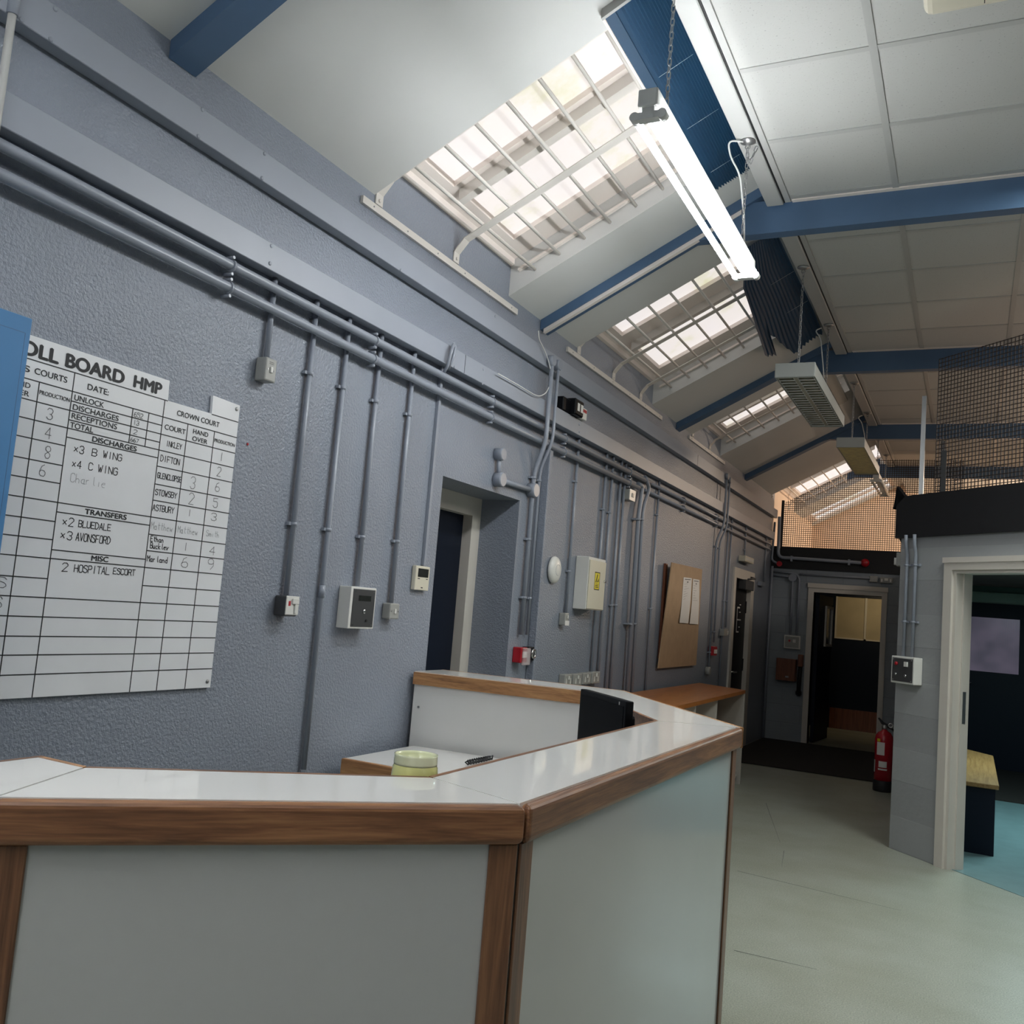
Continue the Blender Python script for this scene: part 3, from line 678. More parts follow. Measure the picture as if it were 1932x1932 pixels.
t = thing('metal_cabinet', (0, 5.88, z0), 'white metal key cabinet with yellow hazard label on the left wall', 'cabinet')
MB().box(.001, .094, y0, y1, z0, z1).bevel(.003, 1).build('body', 'whiteplastic', t)
dr = MB().box(.095, .101, y0 + .006, y1 - .004, z0 + .006, z1 - .018).bevel(.002, 1).build('door', 'creamplastic', t)
MB().lathe([(.010, 0), (.010, .008), (.007, .011)], (.101, y1 - .02, z0 + .2), (1, 0, 0), 14).build('lock', 'chrome', dr)
lb = MB().box(.101, .1016, y0 + .105, y0 + .20, z0 + .135, z0 + .255).build('hazard_label', 'yellow', dr)
lk = MB(); k0 = y0 + .105
for a_, b_2, c_, d_ in ((0, .095, 0, .006), (0, .095, .114, .12), (0, .006, 0, .12), (.089, .095, 0, .12), (.02, .075, .016, .021), (.02, .07, .027, .032), (.02, .075, .038, .041)): lk.box(.1016, .1019, k0 + a_, k0 + b_2, z0 + .135 + c_, z0 + .135 + d_)
lk.prism([(.1016, k0 + .02, z0 + .185), (.1016, k0 + .035, z0 + .185), (.1016, k0 + .058, z0 + .238), (.1016, k0 + .046, z0 + .242)], (.0003, 0, 0))
lk.prism([(.1016, k0 + .045, z0 + .185), (.1016, k0 + .075, z0 + .192), (.1016, k0 + .075, z0 + .215), (.1016, k0 + .06, z0 + .2)], (.0003, 0, 0))
lk.build('hazard_mark', 'ink', dr)
sk = [(1066.5, 1080, 1273, 1295, 'leftmost'), (1083, 1099, 1272, 1294.5, 'second from the left'), (1101, 1116, 1270, 1291.5, 'third from the left'), (1118.5, 1133, 1268, 1290, 'rightmost')]
for L, R, T, B, nm in sk:
    t, y0, y1, z0, z1 = case('double_socket', 'grey metal double socket, %s in the row above the counter' % nm, 'socket', L, R, T, B, .045, 'metalgrey', .005, 'double sockets above the counter')
    yc = (y0 + y1) / 2
    rocker(t, yc, z1 - .022, .045, .018, .024)
    for s in (-1, 1):
        hl = MB(); hl.prism([(.0452, yc + s * .035 - .010, z0 + .014), (.0452, yc + s * .035 + .010, z0 + .014), (.0452, yc + s * .035 + .003, z0 + .05), (.0452, yc + s * .035 - .003, z0 + .05)], (.0012, 0, 0)); hl.build('socket_shutter', 'whiteplastic', t)
t, y0, y1, z0, z1 = case('double_socket', 'grey double socket half hidden below the socket row behind the monitor', 'socket', 1106, 1131, 1300, 1322, .045, 'metalgrey')
rocker(t, (y0 + y1) / 2, z1 - .02, .045, .018, .022)
t, y0, y1, z0, z1 = case('switch_box', 'small grey and white switch box under the pipes by the downpipe', 'switch', 1188, 1199, 922, 943, .06, 'metalgrey')
MB().box(.06, .064, y0, y1, z0, z1).build('face_plate', 'whiteplastic', t); rocker(t, (y0 + y1) / 2, (z0 + z1) / 2, .064, .04, .03, 'metalgrey')
# pin board, leaning out at its top left
q = [onX(1266, 1061, .07), onX(1323.5, 1074, .07), onX(1312, 1255, .022), onX(1240, 1261, .022)]
t = thing('pin_board', (.02, 8.2, q[3].z), 'brown hardboard pin board holding two white notices', 'notice board')
mb = MB(); mb.prism([q[3], q[2], q[1], q[0]], (.008, 0, 0)); mb.build('panel', 'hardboard', t)
MB().box(.001, .021, q[3].y + .06, q[3].y + .11, q[3].z + .08, q[0].z - .01).build('batten', 'boxwood', t)
def plane_at(px, py, off=.010):
    n = (q[1] - q[3]).cross(q[0] - q[3]).normalized()
    if n.x < 0: n = -n
    d = ray(px, py); o = q[3] + Vector((.008, 0, 0)) + n * off
    return CAM + d * ((o - CAM).dot(n) / d.dot(n))
for i, cs in enumerate((((1290, 1089), (1305.5, 1091), (1303, 1130), (1298.5, 1176), (1282, 1175), (1286, 1140)), ((1307.5, 1092), (1319.5, 1094), (1319, 1140), (1317, 1178), (1301, 1177), (1305, 1140)))):
    pp = thing('paper_notice', tuple(plane_at(*cs[4])), 'long white printed notice on the pin board, the %s one' % ('left', 'right')[i], 'notice', 'notices on the pin board')
    a, b2, c2, d2, e2, f2 = [plane_at(*c, off=.003 if k not in (3, 4) else .012) for k, c in enumerate(cs)]
    m_ = MB(); m_.quad(a, b2, c2, f2); m_.quad(f2, c2, d2, e2); so = m_.build('sheet', 'paper', pp)
    md = so.modifiers.new('t', 'SOLIDIFY'); md.thickness = .0008
    ln = MB(); dn = Vector((.0016, 0, 0))
    for k in range(9):
        v = .06 + k * .098; L_ = a.lerp(f2, v) + dn; R_ = b2.lerp(c2, v) + dn; t0, t1, th = (.15, .85, .03) if k == 0 else (.42, .58, .05) if k == 1 else (.12, .35 + .5 * random.random(), .007)
        ln.quad(L_.lerp(R_, t0), L_.lerp(R_, t1), (L_ + (f2 - a) * th).lerp(R_ + (c2 - b2) * th, t1), (L_ + (f2 - a) * th).lerp(R_ + (c2 - b2) * th, t0))
    ln.build('printed_lines', 'inkmid', pp)
t, y0, y1, z0, z1 = case('fire_call_point', 'small red fire call point left of the far door', 'alarm call point', 1345.5, 1353.5, 1220, 1237, .05, 'red', .003)
MB().box(.05, .052, y0 + .05, y1 - .005, z0 + .02, z0 + .06).build('label', 'paper', t)
p = onX(1336.5, 1266, .03); t = MB().lathe([(.042, -.028), (.042, .012), (.03, .02)], p, (1, 0, 0), 18).build('bell_push', 'metalgrey')
tag(t, 'round grey bell push below the pin board on a conduit end', 'bell push')
t, y0, y1, z0, z1 = case('light_switch', 'small grey switch box just left of the far door frame', 'switch', 1366.5, 1374, 1187, 1200, .05, 'metalgrey', .003)
rocker(t, y1 - .02, (z0 + z1) / 2, .05, .03, .04)
t, y0, y1, z0, z1 = case('emergency_light', 'small white emergency light box above the far door on the left wall', 'light', 1407, 1423, 1048, 1059, .08, 'creamplastic', .004)
MB().box(.08, .084, y0 + .03, y1 - .03, z0 + .015, z1 - .015).build('diffuser', 'whiteplastic', t)
t, y0, y1, z0, z1 = case('conduit_box', 'small grey conduit box right of the far door', 'junction box', 1437, 1444, 1097, 1105, .05, 'conduit', .003)
# alarm power pack on top of the lower trunking
p0, p1 = onX(1064, 790, .05), onX(1085, 800, .09)
t = thing('alarm_pack', (.05, p1.y, 2.632), 'black power pack with white labels standing on the lower trunking', 'power pack')
ya, yb = onX(1066, 760, .07).y, onX(1080, 760, .07).y; yc = onX(1099, 790, .09).y; yd = onX(1107, 790, .08).y
MB().box(.002, .06, ya, yb, 2.632, 2.72).bevel(.006, 1).build('case', 'blackgloss', t)
MB().box(.002, .095, yb, yc, 2.632, 2.735).bevel(.008, 1).build('case', 'blackgloss', t)
for k in range(2): MB().box(.095, .0958, yb + .03 + k * .055, yb + .068 + k * .055, 2.66, 2.71).build('label', 'paper', t)
MB().box(.02, .08, yc, yd, 2.634, 2.71).bevel(.004, 1).build('plug', 'whiteplastic', t); MB().box(.08, .0812, yc + .01, yd - .01, 2.68, 2.70).build('red_mark', 'red', t)
# loose cables
lp = [onX(838, 702, .05), onX(845, 690, .075), onX(852, 660, .085), onX(857, 648, .075), onX(859, 655, .08), onX(855, 675, .085), onX(846, 696, .06)]
tag(MB().tube(lp, .008, 8, .02).build('cable_loop', 'conduit'), 'thick grey cable loop poking up over the lower trunking', 'cable')
lp = [onX(*c, .075) for c in ((1016, 624), (1017, 640), (1027, 660), (1035, 680), (1040, 704), (1037, 728), (1030, 742), (1018, 748), (1008, 745), (975, 725), (940, 705))]
tag(MB().tube(lp, .0035, 6, .03).build('white_cable', 'wire'), 'thin white cable looping down from the second roof beam', 'cable')
# upright pipe in the near corner
t = thing('conduit_pipe', (.11, 1.43, 2.4), 'thick pale grey upright pipe at the left edge in front of the trunkings', 'pipe')
yk = 1.412; MB().tube([(.105, yk, 2.3), (.105, yk, 2.83)], .0105, 14).build('pipe', 'strip', t); MB().tube([(.105, yk, 2.80), (.105, yk, 2.95)], .0145, 14).build('coupling', 'trunk', t)
MB().tube([(.105, yk, 2.3), (.105, yk - .25, 2.25)], .0105, 14).build('pipe', 'trunk', t)
# square white conduit on the second beam
yb_ = FY[2] - .015
t = thing('beam_conduit', (.03, yb_, 3.03), 'white square conduit climbing the slope beside the second roof beam', 'conduit')
MB().prism([(.02, yb_ - .03, zs(.02) - .085), (.02, yb_ - .03, zs(.02) - .055), (1.16, yb_ - .03, zs(1.16) - .055), (1.16, yb_ - .03, zs(1.16) - .085)], (0, .03, 0)).build('conduit_run', 'reveal', t)

# ------------------------------------------------------------------ recessed door in the left wall
d1 = bpy.data.objects.new('door_1', None); COL.objects.link(d1); d1.location = (-.3, 4.37, 0); d1['_o'] = tuple(d1.location); struct(d1)
m_ = MB(); m_.box(-.33, -.245, RY1 - .10, RY1 + .0, 0, 2.012); m_.box(-.33, -.245, RY0, RY0 + .10, 0, 2.012); m_.box(-.33, -.245, RY0 + .1, RY1 - .1, 1.905, 2.012)
m_.build('door_frame', 'cream', d1)
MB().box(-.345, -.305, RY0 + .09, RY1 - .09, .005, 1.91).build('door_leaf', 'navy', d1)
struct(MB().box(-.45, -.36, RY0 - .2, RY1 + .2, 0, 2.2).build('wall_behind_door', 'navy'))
for y, z in ((4.02, 1.60), (4.0, 1.30)): MB().lathe([(.006, 0), (.006, .004)], (-.302, y, z), (1, 0, 0), 8).build('screw', 'chrome', d1)
# far door in the left wall
d2 = bpy.data.objects.new('door_2', None); COL.objects.link(d2); d2.location = (0, 10.8, 0); d2['_o'] = tuple(d2.location); struct(d2)
m_ = MB(); m_.box(-.08, .022, DY0, DY0 + .11, 0, DZ); m_.box(-.08, .022, DY1 - .17, DY1, 0, DZ); m_.box(-.08, .022, DY0 + .11, DY1 - .17, DZ - .11, DZ)
m_.build('door_frame', 'cream', d2)
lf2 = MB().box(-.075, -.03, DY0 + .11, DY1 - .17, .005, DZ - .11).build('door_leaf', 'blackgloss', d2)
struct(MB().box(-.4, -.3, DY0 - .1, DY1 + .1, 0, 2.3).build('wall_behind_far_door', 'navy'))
hz = onX(1384, 1266, -.03).z
MB().tube([(-.03, DY0 + .18, hz), (.02, DY0 + .18, hz), (.025, DY0 + .34, hz)], .011, 8, .015).build('lever_handle', 'chrome', lf2)
cm = MB().box(-.03, .055, DY1 - .62, DY1 - .18, DZ - .22, DZ - .11).bevel(.004, 1).build('door_closer', 'darkplate', d2)
MB().tube([(.05, DY1 - .5, DZ - .10), (.09, DY1 - .3, DZ - .08), (.02, DY1 - .22, DZ - .06)], .010, 6).build('closer_arm', 'darkplate', d2)
for z in (1.62, .95): MB().box(-.03, -.02, DY1 - .19, DY1 - .165, z - .07, z + .07).build('hinge', 'black', d2)
sg = MB()
yv = onX(1391.5, 1146, -.029).y; zt_, zb_ = onX(1391.5, 1146, -.029).z, onX(1390, 1192, -.029).z
sg.box(-.03, -.028, yv - .006, yv + .006, zb_, zt_)
for k, L in ((0, .12), (.5, .2), (1, .12)): sg.box(-.03, -.028, yv, yv + L, zb_ + (zt_ - zb_) * k - .008, zb_ + (zt_ - zb_) * k + .008)
for k in range(4): sg.box(-.03, -.028, yv + .1, yv + .17, zb_ + .05 + k * .085, zb_ + .06 + k * .085)
sg.build('white_lettering', 'paper', lf2)

# ------------------------------------------------------------------ back wall: doorway, corridor and fittings
d3 = bpy.data.objects.new('door_3', None); COL.objects.link(d3); d3.location = (.96, YB, 0); d3['_o'] = tuple(d3.location); struct(d3)
m_ = MB(); m_.box(.488, BX0, YB - .025, YB + .15, 0, 2.006); m_.box(BX1, 1.425, YB - .025, YB + .15, 0, 2.006); m_.box(BX0, BX1, YB - .025, YB + .15, BZ, 2.006); m_.box(.48, 1.433, YB - .04, YB, 1.955, 2.012)
m_.build('door_frame', 'cream', d3)
lv = MB().prism([(BX0 + .01, YB + .16, .01), (BX0 + .05, YB + .16, .01), (BX0 + .12, YB + .93, .01), (BX0 + .08, YB + .93, .01)], (0, 0, 1.87)).build('open_door_leaf', 'navy', d3)
MB().prism([(BX0 + .083, YB + .50, 1.25), (BX0 + .110, YB + .82, 1.25), (BX0 + .111, YB + .82, 1.72), (BX0 + .084, YB + .50, 1.72)], (.004, 0, 0)).build('glass_slot', 'lcd', lv)
fl_ = MB()
for y0_, y1_, z0_, z1_ in ((.47, .50, 1.22, 1.75), (.82, .85, 1.22, 1.75), (.5, .82, 1.22, 1.25), (.5, .82, 1.72, 1.75)):
    fl_.prism([(BX0 + .05 + y0_ * .091 - .01, YB + y0_, z0_), (BX0 + .05 + y1_ * .091 - .01, YB + y1_, z0_), (BX0 + .05 + y1_ * .091 + .012, YB + y1_, z0_), (BX0 + .05 + y0_ * .091 + .012, YB + y0_, z0_)], (0, 0, z1_ - z0_))
fl_.build('glazing_bead', 'cream', lv)
# glazed partition at the end of the corridor
YP = 14.9
pt = MB(); pt.box(.02, .52, YP, YP + .06, 0, 2.2); pt.box(1.25, 7, YP, YP + .06, 0, 2.2); pt.box(.52, 1.25, YP, YP + .06, 1.96, 2.2); pt.box(.52, 1.25, YP, YP + .06, .30, 1.33)
struct(pt.build('wall_corridor', 'navy', base=(1, YP, 0)))
w6 = bpy.data.objects.new('window_6', None); COL.objects.link(w6); w6.location = (.9, YP, 1.33); w6['_o'] = tuple(w6.location); struct(w6)
m_ = MB(); m_.box(.52, .545, YP - .01, YP + .05, 1.33, 1.96); m_.box(.935, .965, YP - .01, YP + .05, 1.33, 1.96); m_.box(1.23, 1.25, YP - .01, YP + .05, 1.33, 1.96); m_.box(.545, 1.23, YP - .01, YP + .05, 1.33, 1.35)
m_.build('window_frame', 'cream', w6)
MB().box(.54, 1.24, YP + .015, YP + .022, 1.34, 1.97).build('pane', 'tanpane', w6)
struct(MB().box(.02, 2.2, 16.2, 16.3, 0, 2.2).build('wall_corridor_end', 'cream', base=(1, 16.2, 0)))
struct(MB().box(.5, 1.3, YP - .005, YP + .05, 0, .30).build('baseboard_corridor', 'boxwood'))
# conduits, boxes on the back wall
def bpipe(label, px, r, clips=(), bend=.12, yoff=.035):
    P = [onY(a, b, YB - yoff) for a, b in px]
    t = thing('conduit_pipe', tuple(P[-1]), label, 'conduit', 'conduits on the back wall')
    MB().tube(P, r, 8, bend).build('pipe', 'conduit', t)
    for c in clips:
        q_ = onY(*c, YB - yoff); MB().box(q_.x - .012, q_.x + .012, YB - yoff - .02, YB - .022, q_.z - .035, q_.z + .035).build('saddle_clip', 'conduit', t)
    return t
bpipe('grey pipe curving down from the loft and along the black band to the red bell', [(1471, 975), (1468, 1052), (1494, 1053), (1628, 1062)], .022, [(1493.5, 1054), (1602, 1061)], .35, .06)
rp = bpipe('thin grey pipe by the corner ending at a small red cap', [(1462, 985), (1456, 1058), (1470, 1064)], .014, bend=.2, yoff=.05)
bpipe('grey conduit on the back wall dropping to the far control panel, left one', [(1456, 1084), (1496, 1089), (1491, 1198)], .014, bend=.02)
bpipe('grey conduit on the back wall dropping to the far control panel, right one', [(1458, 1077), (1509, 1083), (1503, 1200)], .014, bend=.10)
bpipe('grey conduit running along the back wall to the small sockets', [(1508, 1083), (1642, 1091)], .012)
c_ = onY(1496, 1090, YB - .035); tag(MB().lathe([(.05, -.03), (.05, .03)], c_, (0, -1, 0), 14).build('junction_box', 'conduit'), 'round grey junction box on the conduit of the back wall', 'junction box')
c_ = onY(1632, 1062, YB - .06)
t = thing('alarm_bell', tuple(c_ - Vector((0, 0, .05))), 'red round alarm bell on the black band above the back doorway', 'bell')
MB().lathe([(.035, -.035), (.052, -.01), (.05, .012), (.03, .03), (.008, .034)], c_, (0, -1, 0), 20).build('dome', 'red', t)
c_ = onY(1471, 1064, YB - .05); MB().lathe([(.012, 0), (.035, .015), (.035, .03)], c_, (0, -1, 0), 12).build('red_cap', 'red', rp)
def bcase(name, label, cat, L, R, T, B, depth, m, bev=.005):
    a, b2 = onY(L, T, YB - depth), onY(R, B, YB - depth); t = thing(name, ((a.x + b2.x) / 2, YB, b2.z), label, cat)
    MB().box(a.x, b2.x, YB - depth, YB - .001, b2.z, a.z).bevel(bev, 1).build('case', m, t); return t, a.x, b2.x, b2.z, a.z
t, x0, x1, z0, z1 = bcase('control_panel', 'square grey control panel with white rim left of the back doorway', 'control panel', 1479.5, 1509, 1197.5, 1225.5, .06, 'whiteplastic')
MB().box(x0 + .016, x1 - .016, YB - .064, YB - .06, z0 + .016, z1 - .016).build('face_plate', 'metalgrey', t)
MB().box(x1 - .09, x1 - .055, YB - .07, YB - .064, z1 - .09, z1 - .05).build('switch_rocker', 'whiteplastic', t)
MB().lathe([(.014, 0), (.014, .008)], (x0 + .07, YB - .064, z1 - .07), (0, -1, 0), 10).build('lamp_lens', 'red', t)
for q_ in (x0 + .07, x1 - .06): MB().lathe([(.01, 0), (.01, .006)], (q_, YB - .064, z0 + .07), (0, -1, 0), 10).build('key_lock', 'steel', t)
t, x0, x1, z0, z1 = bcase('wooden_box', 'red-brown wooden box on the back wall left of the doorway', 'box', 1465, 1499, 1241, 1286, .16, 'boxwood', .003)
MB().box(x0 + .12, x0 + .16, YB - .163, YB - .16, z0 + .04, z0 + .06).build('latch', 'steel', t)
a = onY(1508, 1255, YB - .08)
t = thing('handset', (a.x, YB - .08, onY(1505, 1312, YB - .08).z), 'black telephone handset hanging beside the wooden box', 'handset')
zb = onY(1505, 1312, YB - .08).z; zt_ = onY(1507, 1253, YB - .08).z
MB().tube([(a.x + .01, YB - .05, zt_), (a.x + .01, YB - .09, (zt_ * 2 + zb) / 3), (a.x + .005, YB - .07, zb)], .026, 8, .08).build('grip', 'black', t)
MB().box(a.x - .03, a.x + .04, YB - .09, YB - .04, zb, zb + .06).bevel(.012, 1).build('mouthpiece', 'black', t)
MB().box(a.x - .015, a.x + .04, YB - .12, YB - .001, zt_ - .03, zt_ + .12).bevel(.006, 1).build('cradle', 'boxwood', t)
t, x0, x1, z0, z1 = bcase('switch_box', 'small grey metal switch box above the back doorway', 'switch', 1641, 1655.5, 1086.5, 1098.5, .05, 'metalgrey')
t, x0, x1, z0, z1 = bcase('double_socket', 'small grey metal double socket above the right end of the back doorway', 'socket', 1660, 1684, 1089, 1101, .05, 'metalgrey')
MB().box((x0 + x1) / 2 - .02, (x0 + x1) / 2 + .02, YB - .055, YB - .05, z1 - .04, z1 - .01).build('switch_rocker', 'whiteplastic', t)
for s in (-1, 1): MB().box((x0 + x1) / 2 + s * .05 - .008, (x0 + x1) / 2 + s * .05 + .008, YB - .052, YB - .05, z0 + .015, z0 + .05).build('socket_shutter', 'whiteplastic', t)

# wire mesh screens
def wires(name, o, u, L, z0, z1f, r, pitch, parent=None, nrm=None):
    mb = MB(); o, u = Vector(o), Vector(u); n = int(L / pitch)
    nn = u.cross(Vector((0, 0, 1)))
    def bar(a, b):
        d = (b - a).normalized(); s1 = nn * r; s2 = d.cross(nn).normalized() * r
        mb.prism([a - s1 - s2, a + s1 - s2, a + s1 + s2, a - s1 + s2], b - a)
    for i in range(n + 1):
        s = i * pitch; bar(o + u * s + Vector((0, 0, z0)), o + u * s + Vector((0, 0, z1f(s))))
    zmax = max(z1f(0), z1f(L), z1f(L * .6)); k = 0
    while z0 + k * pitch < zmax:
        z = z0 + k * pitch; ss = [i * .02 for i in range(int(L / .02) + 1) if z1f(i * .02) >= z]
        if ss: bar(o + u * ss[0] + Vector((0, 0, z)), o + u * ss[-1] + Vector((0, 0, z)))
        k += 1
    return mb.build(name, 'mesh', parent)
t = thing('mesh_screen', (.1, YB + .03, 2.465), 'dark wire mesh screen above the black band of the back wall', 'mesh screen')
wires('wire_mesh', (.12, YB + .03, 0), (1, 0, 0), 2.1, 2.465, lambda s: min(3.04 + SL * s, 3.62), .0030, .0265, t)
MB().box(.095, .125, YB, YB + .05, 2.44, 3.07).build('end_post', 'black', t)
t = thing('mesh_screen', tuple(dg(.24, 2.385)), 'dark wire mesh screen above the office fascia on the right', 'mesh screen')
wires('wire_mesh', dg(.238, 0, .05), DU, 2.9, 2.385, lambda s: 3.33, .0023, .0285, t)
def dpole(label, s, z1, r, m, n=.02):
    p = dg(s, 2.386, n); tag(MB().box(p.x - r, p.x + r, p.y - r, p.y + r, 2.386, z1).build('mesh_post', m), label, 'post', 'posts on the office fascia')
dpole('tall pale grey metal post standing on the office fascia corner', .145, 3.08, .014, 'steel')
dpole('dull grey post behind the tall pale post on the office fascia', .245, 2.76, .012, 'darkplate', .10)
dpole('short black post standing on the office fascia in front of the mesh', .345, 2.67, .015, 'black', .02)
p = Vector((A0.x + .03, 8.5, 2.34)); tag(MB().box(p.x, p.x + .03, p.y, p.y + .03, 2.34, 3.0).build('mesh_post', 'steel'), 'thin grey post behind the left corner of the office fascia', 'post', 'posts on the office fascia')
t = thing('black_bracket', tuple(dg(-.02, 2.385)), 'black folded bracket on the left corner of the office fascia', 'bracket')
MB().prism([dg(-.06, 2.30, -.03), dg(.05, 2.38, -.03), dg(-.03, 2.46, -.03)], DN * .03).build('flap', 'blackgloss', t)
tag(MB().box(.95, 1.30, 14.3, 14.8, 2.30, 2.62).bevel(.05, 3).build('storage_tub', 'whiteplastic'), 'pale tub standing on the loft floor behind the far mesh', 'tub')

# ------------------------------------------------------------------ hanging lamps
XL = 1.351
def chain(par, p0, p1, pitch=.024, r=.0022):
    p0, p1 = Vector(p0), Vector(p1); d = (p1 - p0); L = d.length; d.normalize(); n = max(2, int(L / pitch)); mb = MB()
    s1 = d.orthogonal().normalized(); s2 = d.cross(s1)
    for i in range(n): mb.torus(p0 + d * (L * (i + .5) / n), s1 if i % 2 else s2, .0065, r, 10, d * (pitch * .33), 5)
    return mb.build('chain', 'steel', par)
def rose(par, y, z=3.654):
    MB().lathe([(.036, 0), (.036, .006), (.02, .014), (.006, .02)], (XL, y, z), (0, 0, -1), 18).build('hook_plate', 'steel', par)
    MB().torus((XL, y, z - .03), (0, 1, 0), .011, .0025, 12).build('hook', 'steel', par)
def batten(y0, y1, z, label, lit, hy):
    t = thing('batten_lamp', (XL, (y0 + y1) / 2, z), label, 'ceiling lamp', 'hanging batten lamps')
    MB().box(XL - .034, XL + .034, y0, y1, z + .012, z + .072).bevel(.006, 2).build('spine', 'enamel', t)
    for y, s in ((y0 + .03, 1), (y1 - .03, -1)):
        h = MB(); h.box(XL - .045, XL + .045, y - .016, y + .016, z - .026, z - .002); h.box(XL - .021, XL + .021, y - .0168, y + .0168, z - .0255, z + .0137)
        for sg_ in (1, -1): h.tube([(XL + sg_ * .047, y - .017, z - .014), (XL + sg_ * .047, y + .017, z - .014)], .0165, 14)
        h.build('lamp_holder', 'enamel', t)
    for sg_ in (1, -1): MB().tube([(XL + sg_ * .047, y0 + .047, z - .014), (XL + sg_ * .047, y1 - .047, z - .014)], .013, 14).build('tube', 'tube_lit' if lit else 'tube_off', t)
    for y in hy: chain(t, (XL, y, z + .07), (XL, y, 3.62)); rose(t, y)
    return t
L1 = batten(2.75, 4.31, 3.055, 'lit twin tube batten lamp hanging on chains above the counter', True, (2.95, 4.16))
cb = [(XL, 4.22, 3.12), (XL - .005, 4.19, 3.3), (XL - .03, 4.17, 3.5), (XL - .075, 4.14, 3.58), (XL - .08, 4.1, 3.64), (XL - .02, 4.14, 3.645), (XL + .03, 4.2, 3.655)]
MB().tube(cb, .0045, 7, .05).build('flex', 'wire', L1)
chain(L1, (XL, 4.16, 3.60), (XL + .0, 4.22, 3.57)); chain(L1, (XL + .0, 4.22, 3.57), (XL + .03, 4.22, 3.655))
# two unseen lit battens, added behind the viewpoint to brighten the room
batten(-.55, 1.01, 3.055, 'added lit twin tube batten lamp, unseen behind the viewpoint', True, (-.4, .85))
batten(-2.9, -1.34, 3.055, 'added lit twin tube batten lamp, unseen farthest behind the viewpoint', True, (-2.7, -1.5))
batten(11.1, 12.36, 3.16, 'unlit twin tube batten lamp, farthest of the hanging row', False, (11.2, 12.3))
def louvred(y0, y1, z, w_, h, label, m, hy, wy=None, cream=False):
    t = thing('louvred_lamp', (XL, (y0 + y1) / 2, z), label, 'ceiling lamp', 'hanging louvred lamps')
    a, b2 = XL - w_ / 2, XL + w_ / 2
    hs = MB(); hs.box(a, b2, y0, y1, z + h - .006, z + h); hs.box(a, a + .006, y0, y1, z, z + h); hs.box(b2 - .006, b2, y0, y1, z, z + h)
    hs.build('housing', m, t)
    MB().box(a - .002, b2 + .002, y0 - .014, y0 + .004, z - .004, z + h + .002).bevel(.006, 2).build('end_cap', m, t)
    MB().box(a - .002, b2 + .002, y1 - .004, y1 + .014, z - .004, z + h + .002).bevel(.006, 2).build('end_cap', m, t)
    if cream:
        MB().box(a + .008, b2 - .008, y0 + .006, y1 - .006, z + .004, z + .012).build('diffuser', 'diffuser', t)
        MB().box(a + .004, b2 - .004, y0 + .002, y0 + .01, z - .002, z + .016).build('diffuser_lip', 'diffuser', t)
    else:
        lv_ = MB(); n = 22
        for i in range(n):
            y = y0 + .02 + (y1 - y0 - .04) * i / (n - 1)
            for c0, c1 in ((a + .01, XL - .012), (XL + .012, b2 - .01)): lv_.prism([(c0, y - .004, z + .004), (c1, y - .004, z + .004), (c1, y + .010, z + .045), (c0, y + .010, z + .045)], (0, .003, 0))
        lv_.box(XL - .012, XL + .012, y0 + .005, y1 - .005, z + .002, z + .04); lv_.build('louvre', 'louvre', t)
        le = MB()  # pale strips added as bright stripes of reflected light under the blades
        for i in range(n):
            y = y0 + .02 + (y1 - y0 - .04) * i / (n - 1); le.box(a + .012, XL - .013, y - .010, y + .006, z + .001, z + .0035); le.box(XL + .013, b2 - .012, y - .010, y + .006, z + .001, z + .0035)
        [le.box(q, q + .003, y0 + .008, y1 - .008, z + .0015, z + .003) for q in (a + .010, XL - .014, XL + .011, b2 - .013)]; le.build('louvre_highlight', 'enamel', t)
        for s in (-1, 1): MB().tube([(XL + s * w_ * .25, y0 + .02, z + .058), (XL + s * w_ * .25, y1 - .02, z + .058)], .013, 10).build('tube', 'tube_off', t)
    for y in hy:
        chain(t, (XL, y, z + h), (XL, y, 3.62)); rose(t, y)
    if wy: MB().tube([(XL, wy - .05, z + h), (XL - .01, wy - .02, z + h + .25), (XL - .05, wy, 3.55), (XL - .09, wy - .02, 3.6), (XL - .05, wy + .02, 3.63)], .0045, 6, .06).build('flex', 'wire', t)
    return t
louvred(5.70, 7.14, 2.925, .235, .085, 'unlit grey louvred lamp hanging on chains below the third beam', 'greyenamel', (5.80, 6.98), 6.95)
louvred(8.62, 10.1, 3.05, .235, .085, 'unlit lamp with yellowed diffuser hanging on chains below the fourth beam', 'greyenamel', (8.70, 9.92), 9.9, True)
# ceiling unit, top right
t = thing('ceiling_unit', (2.45, 3.2, 3.45), 'white rounded unit under the ceiling tiles at the top right edge', 'ceiling unit')
u_ = MB().box(2.14, 3.2, 2.75, 3.36, 3.58, 3.679).bevel(.03, 3).build('body', 'creamplastic', t)
MB().box(2.33, 2.333, 2.80, 3.33, 3.5795, 3.581).build('panel_joint', 'black', t)

# ------------------------------------------------------------------ blue wall cupboard at the left edge
t = thing('wall_cupboard', (.14, 1.1, 1.2), 'blue painted wall cupboard at the left edge, covering part of the roll board', 'cupboard')
yE = onX(62, 603, .25).y
MB().box(.03, .232, .75, yE - .004, .95, 2.006).build('body', 'cupblue', t)
dd = MB().box(.233, .25, .75, yE, .95, 2.010).bevel(.002, 1).build('door', 'cupblue', t)
yi = onX(47, 635, .25).y; zi = onX(47, 628, .25).z
MB().box(.25, .2503, yi - .0005, yi + .0005, 1.0, zi).build('panel_line', 'blue', dd); MB().box(.25, .2503, .8, yi, zi - .0005, zi + .0005).build('panel_line', 'blue', dd)

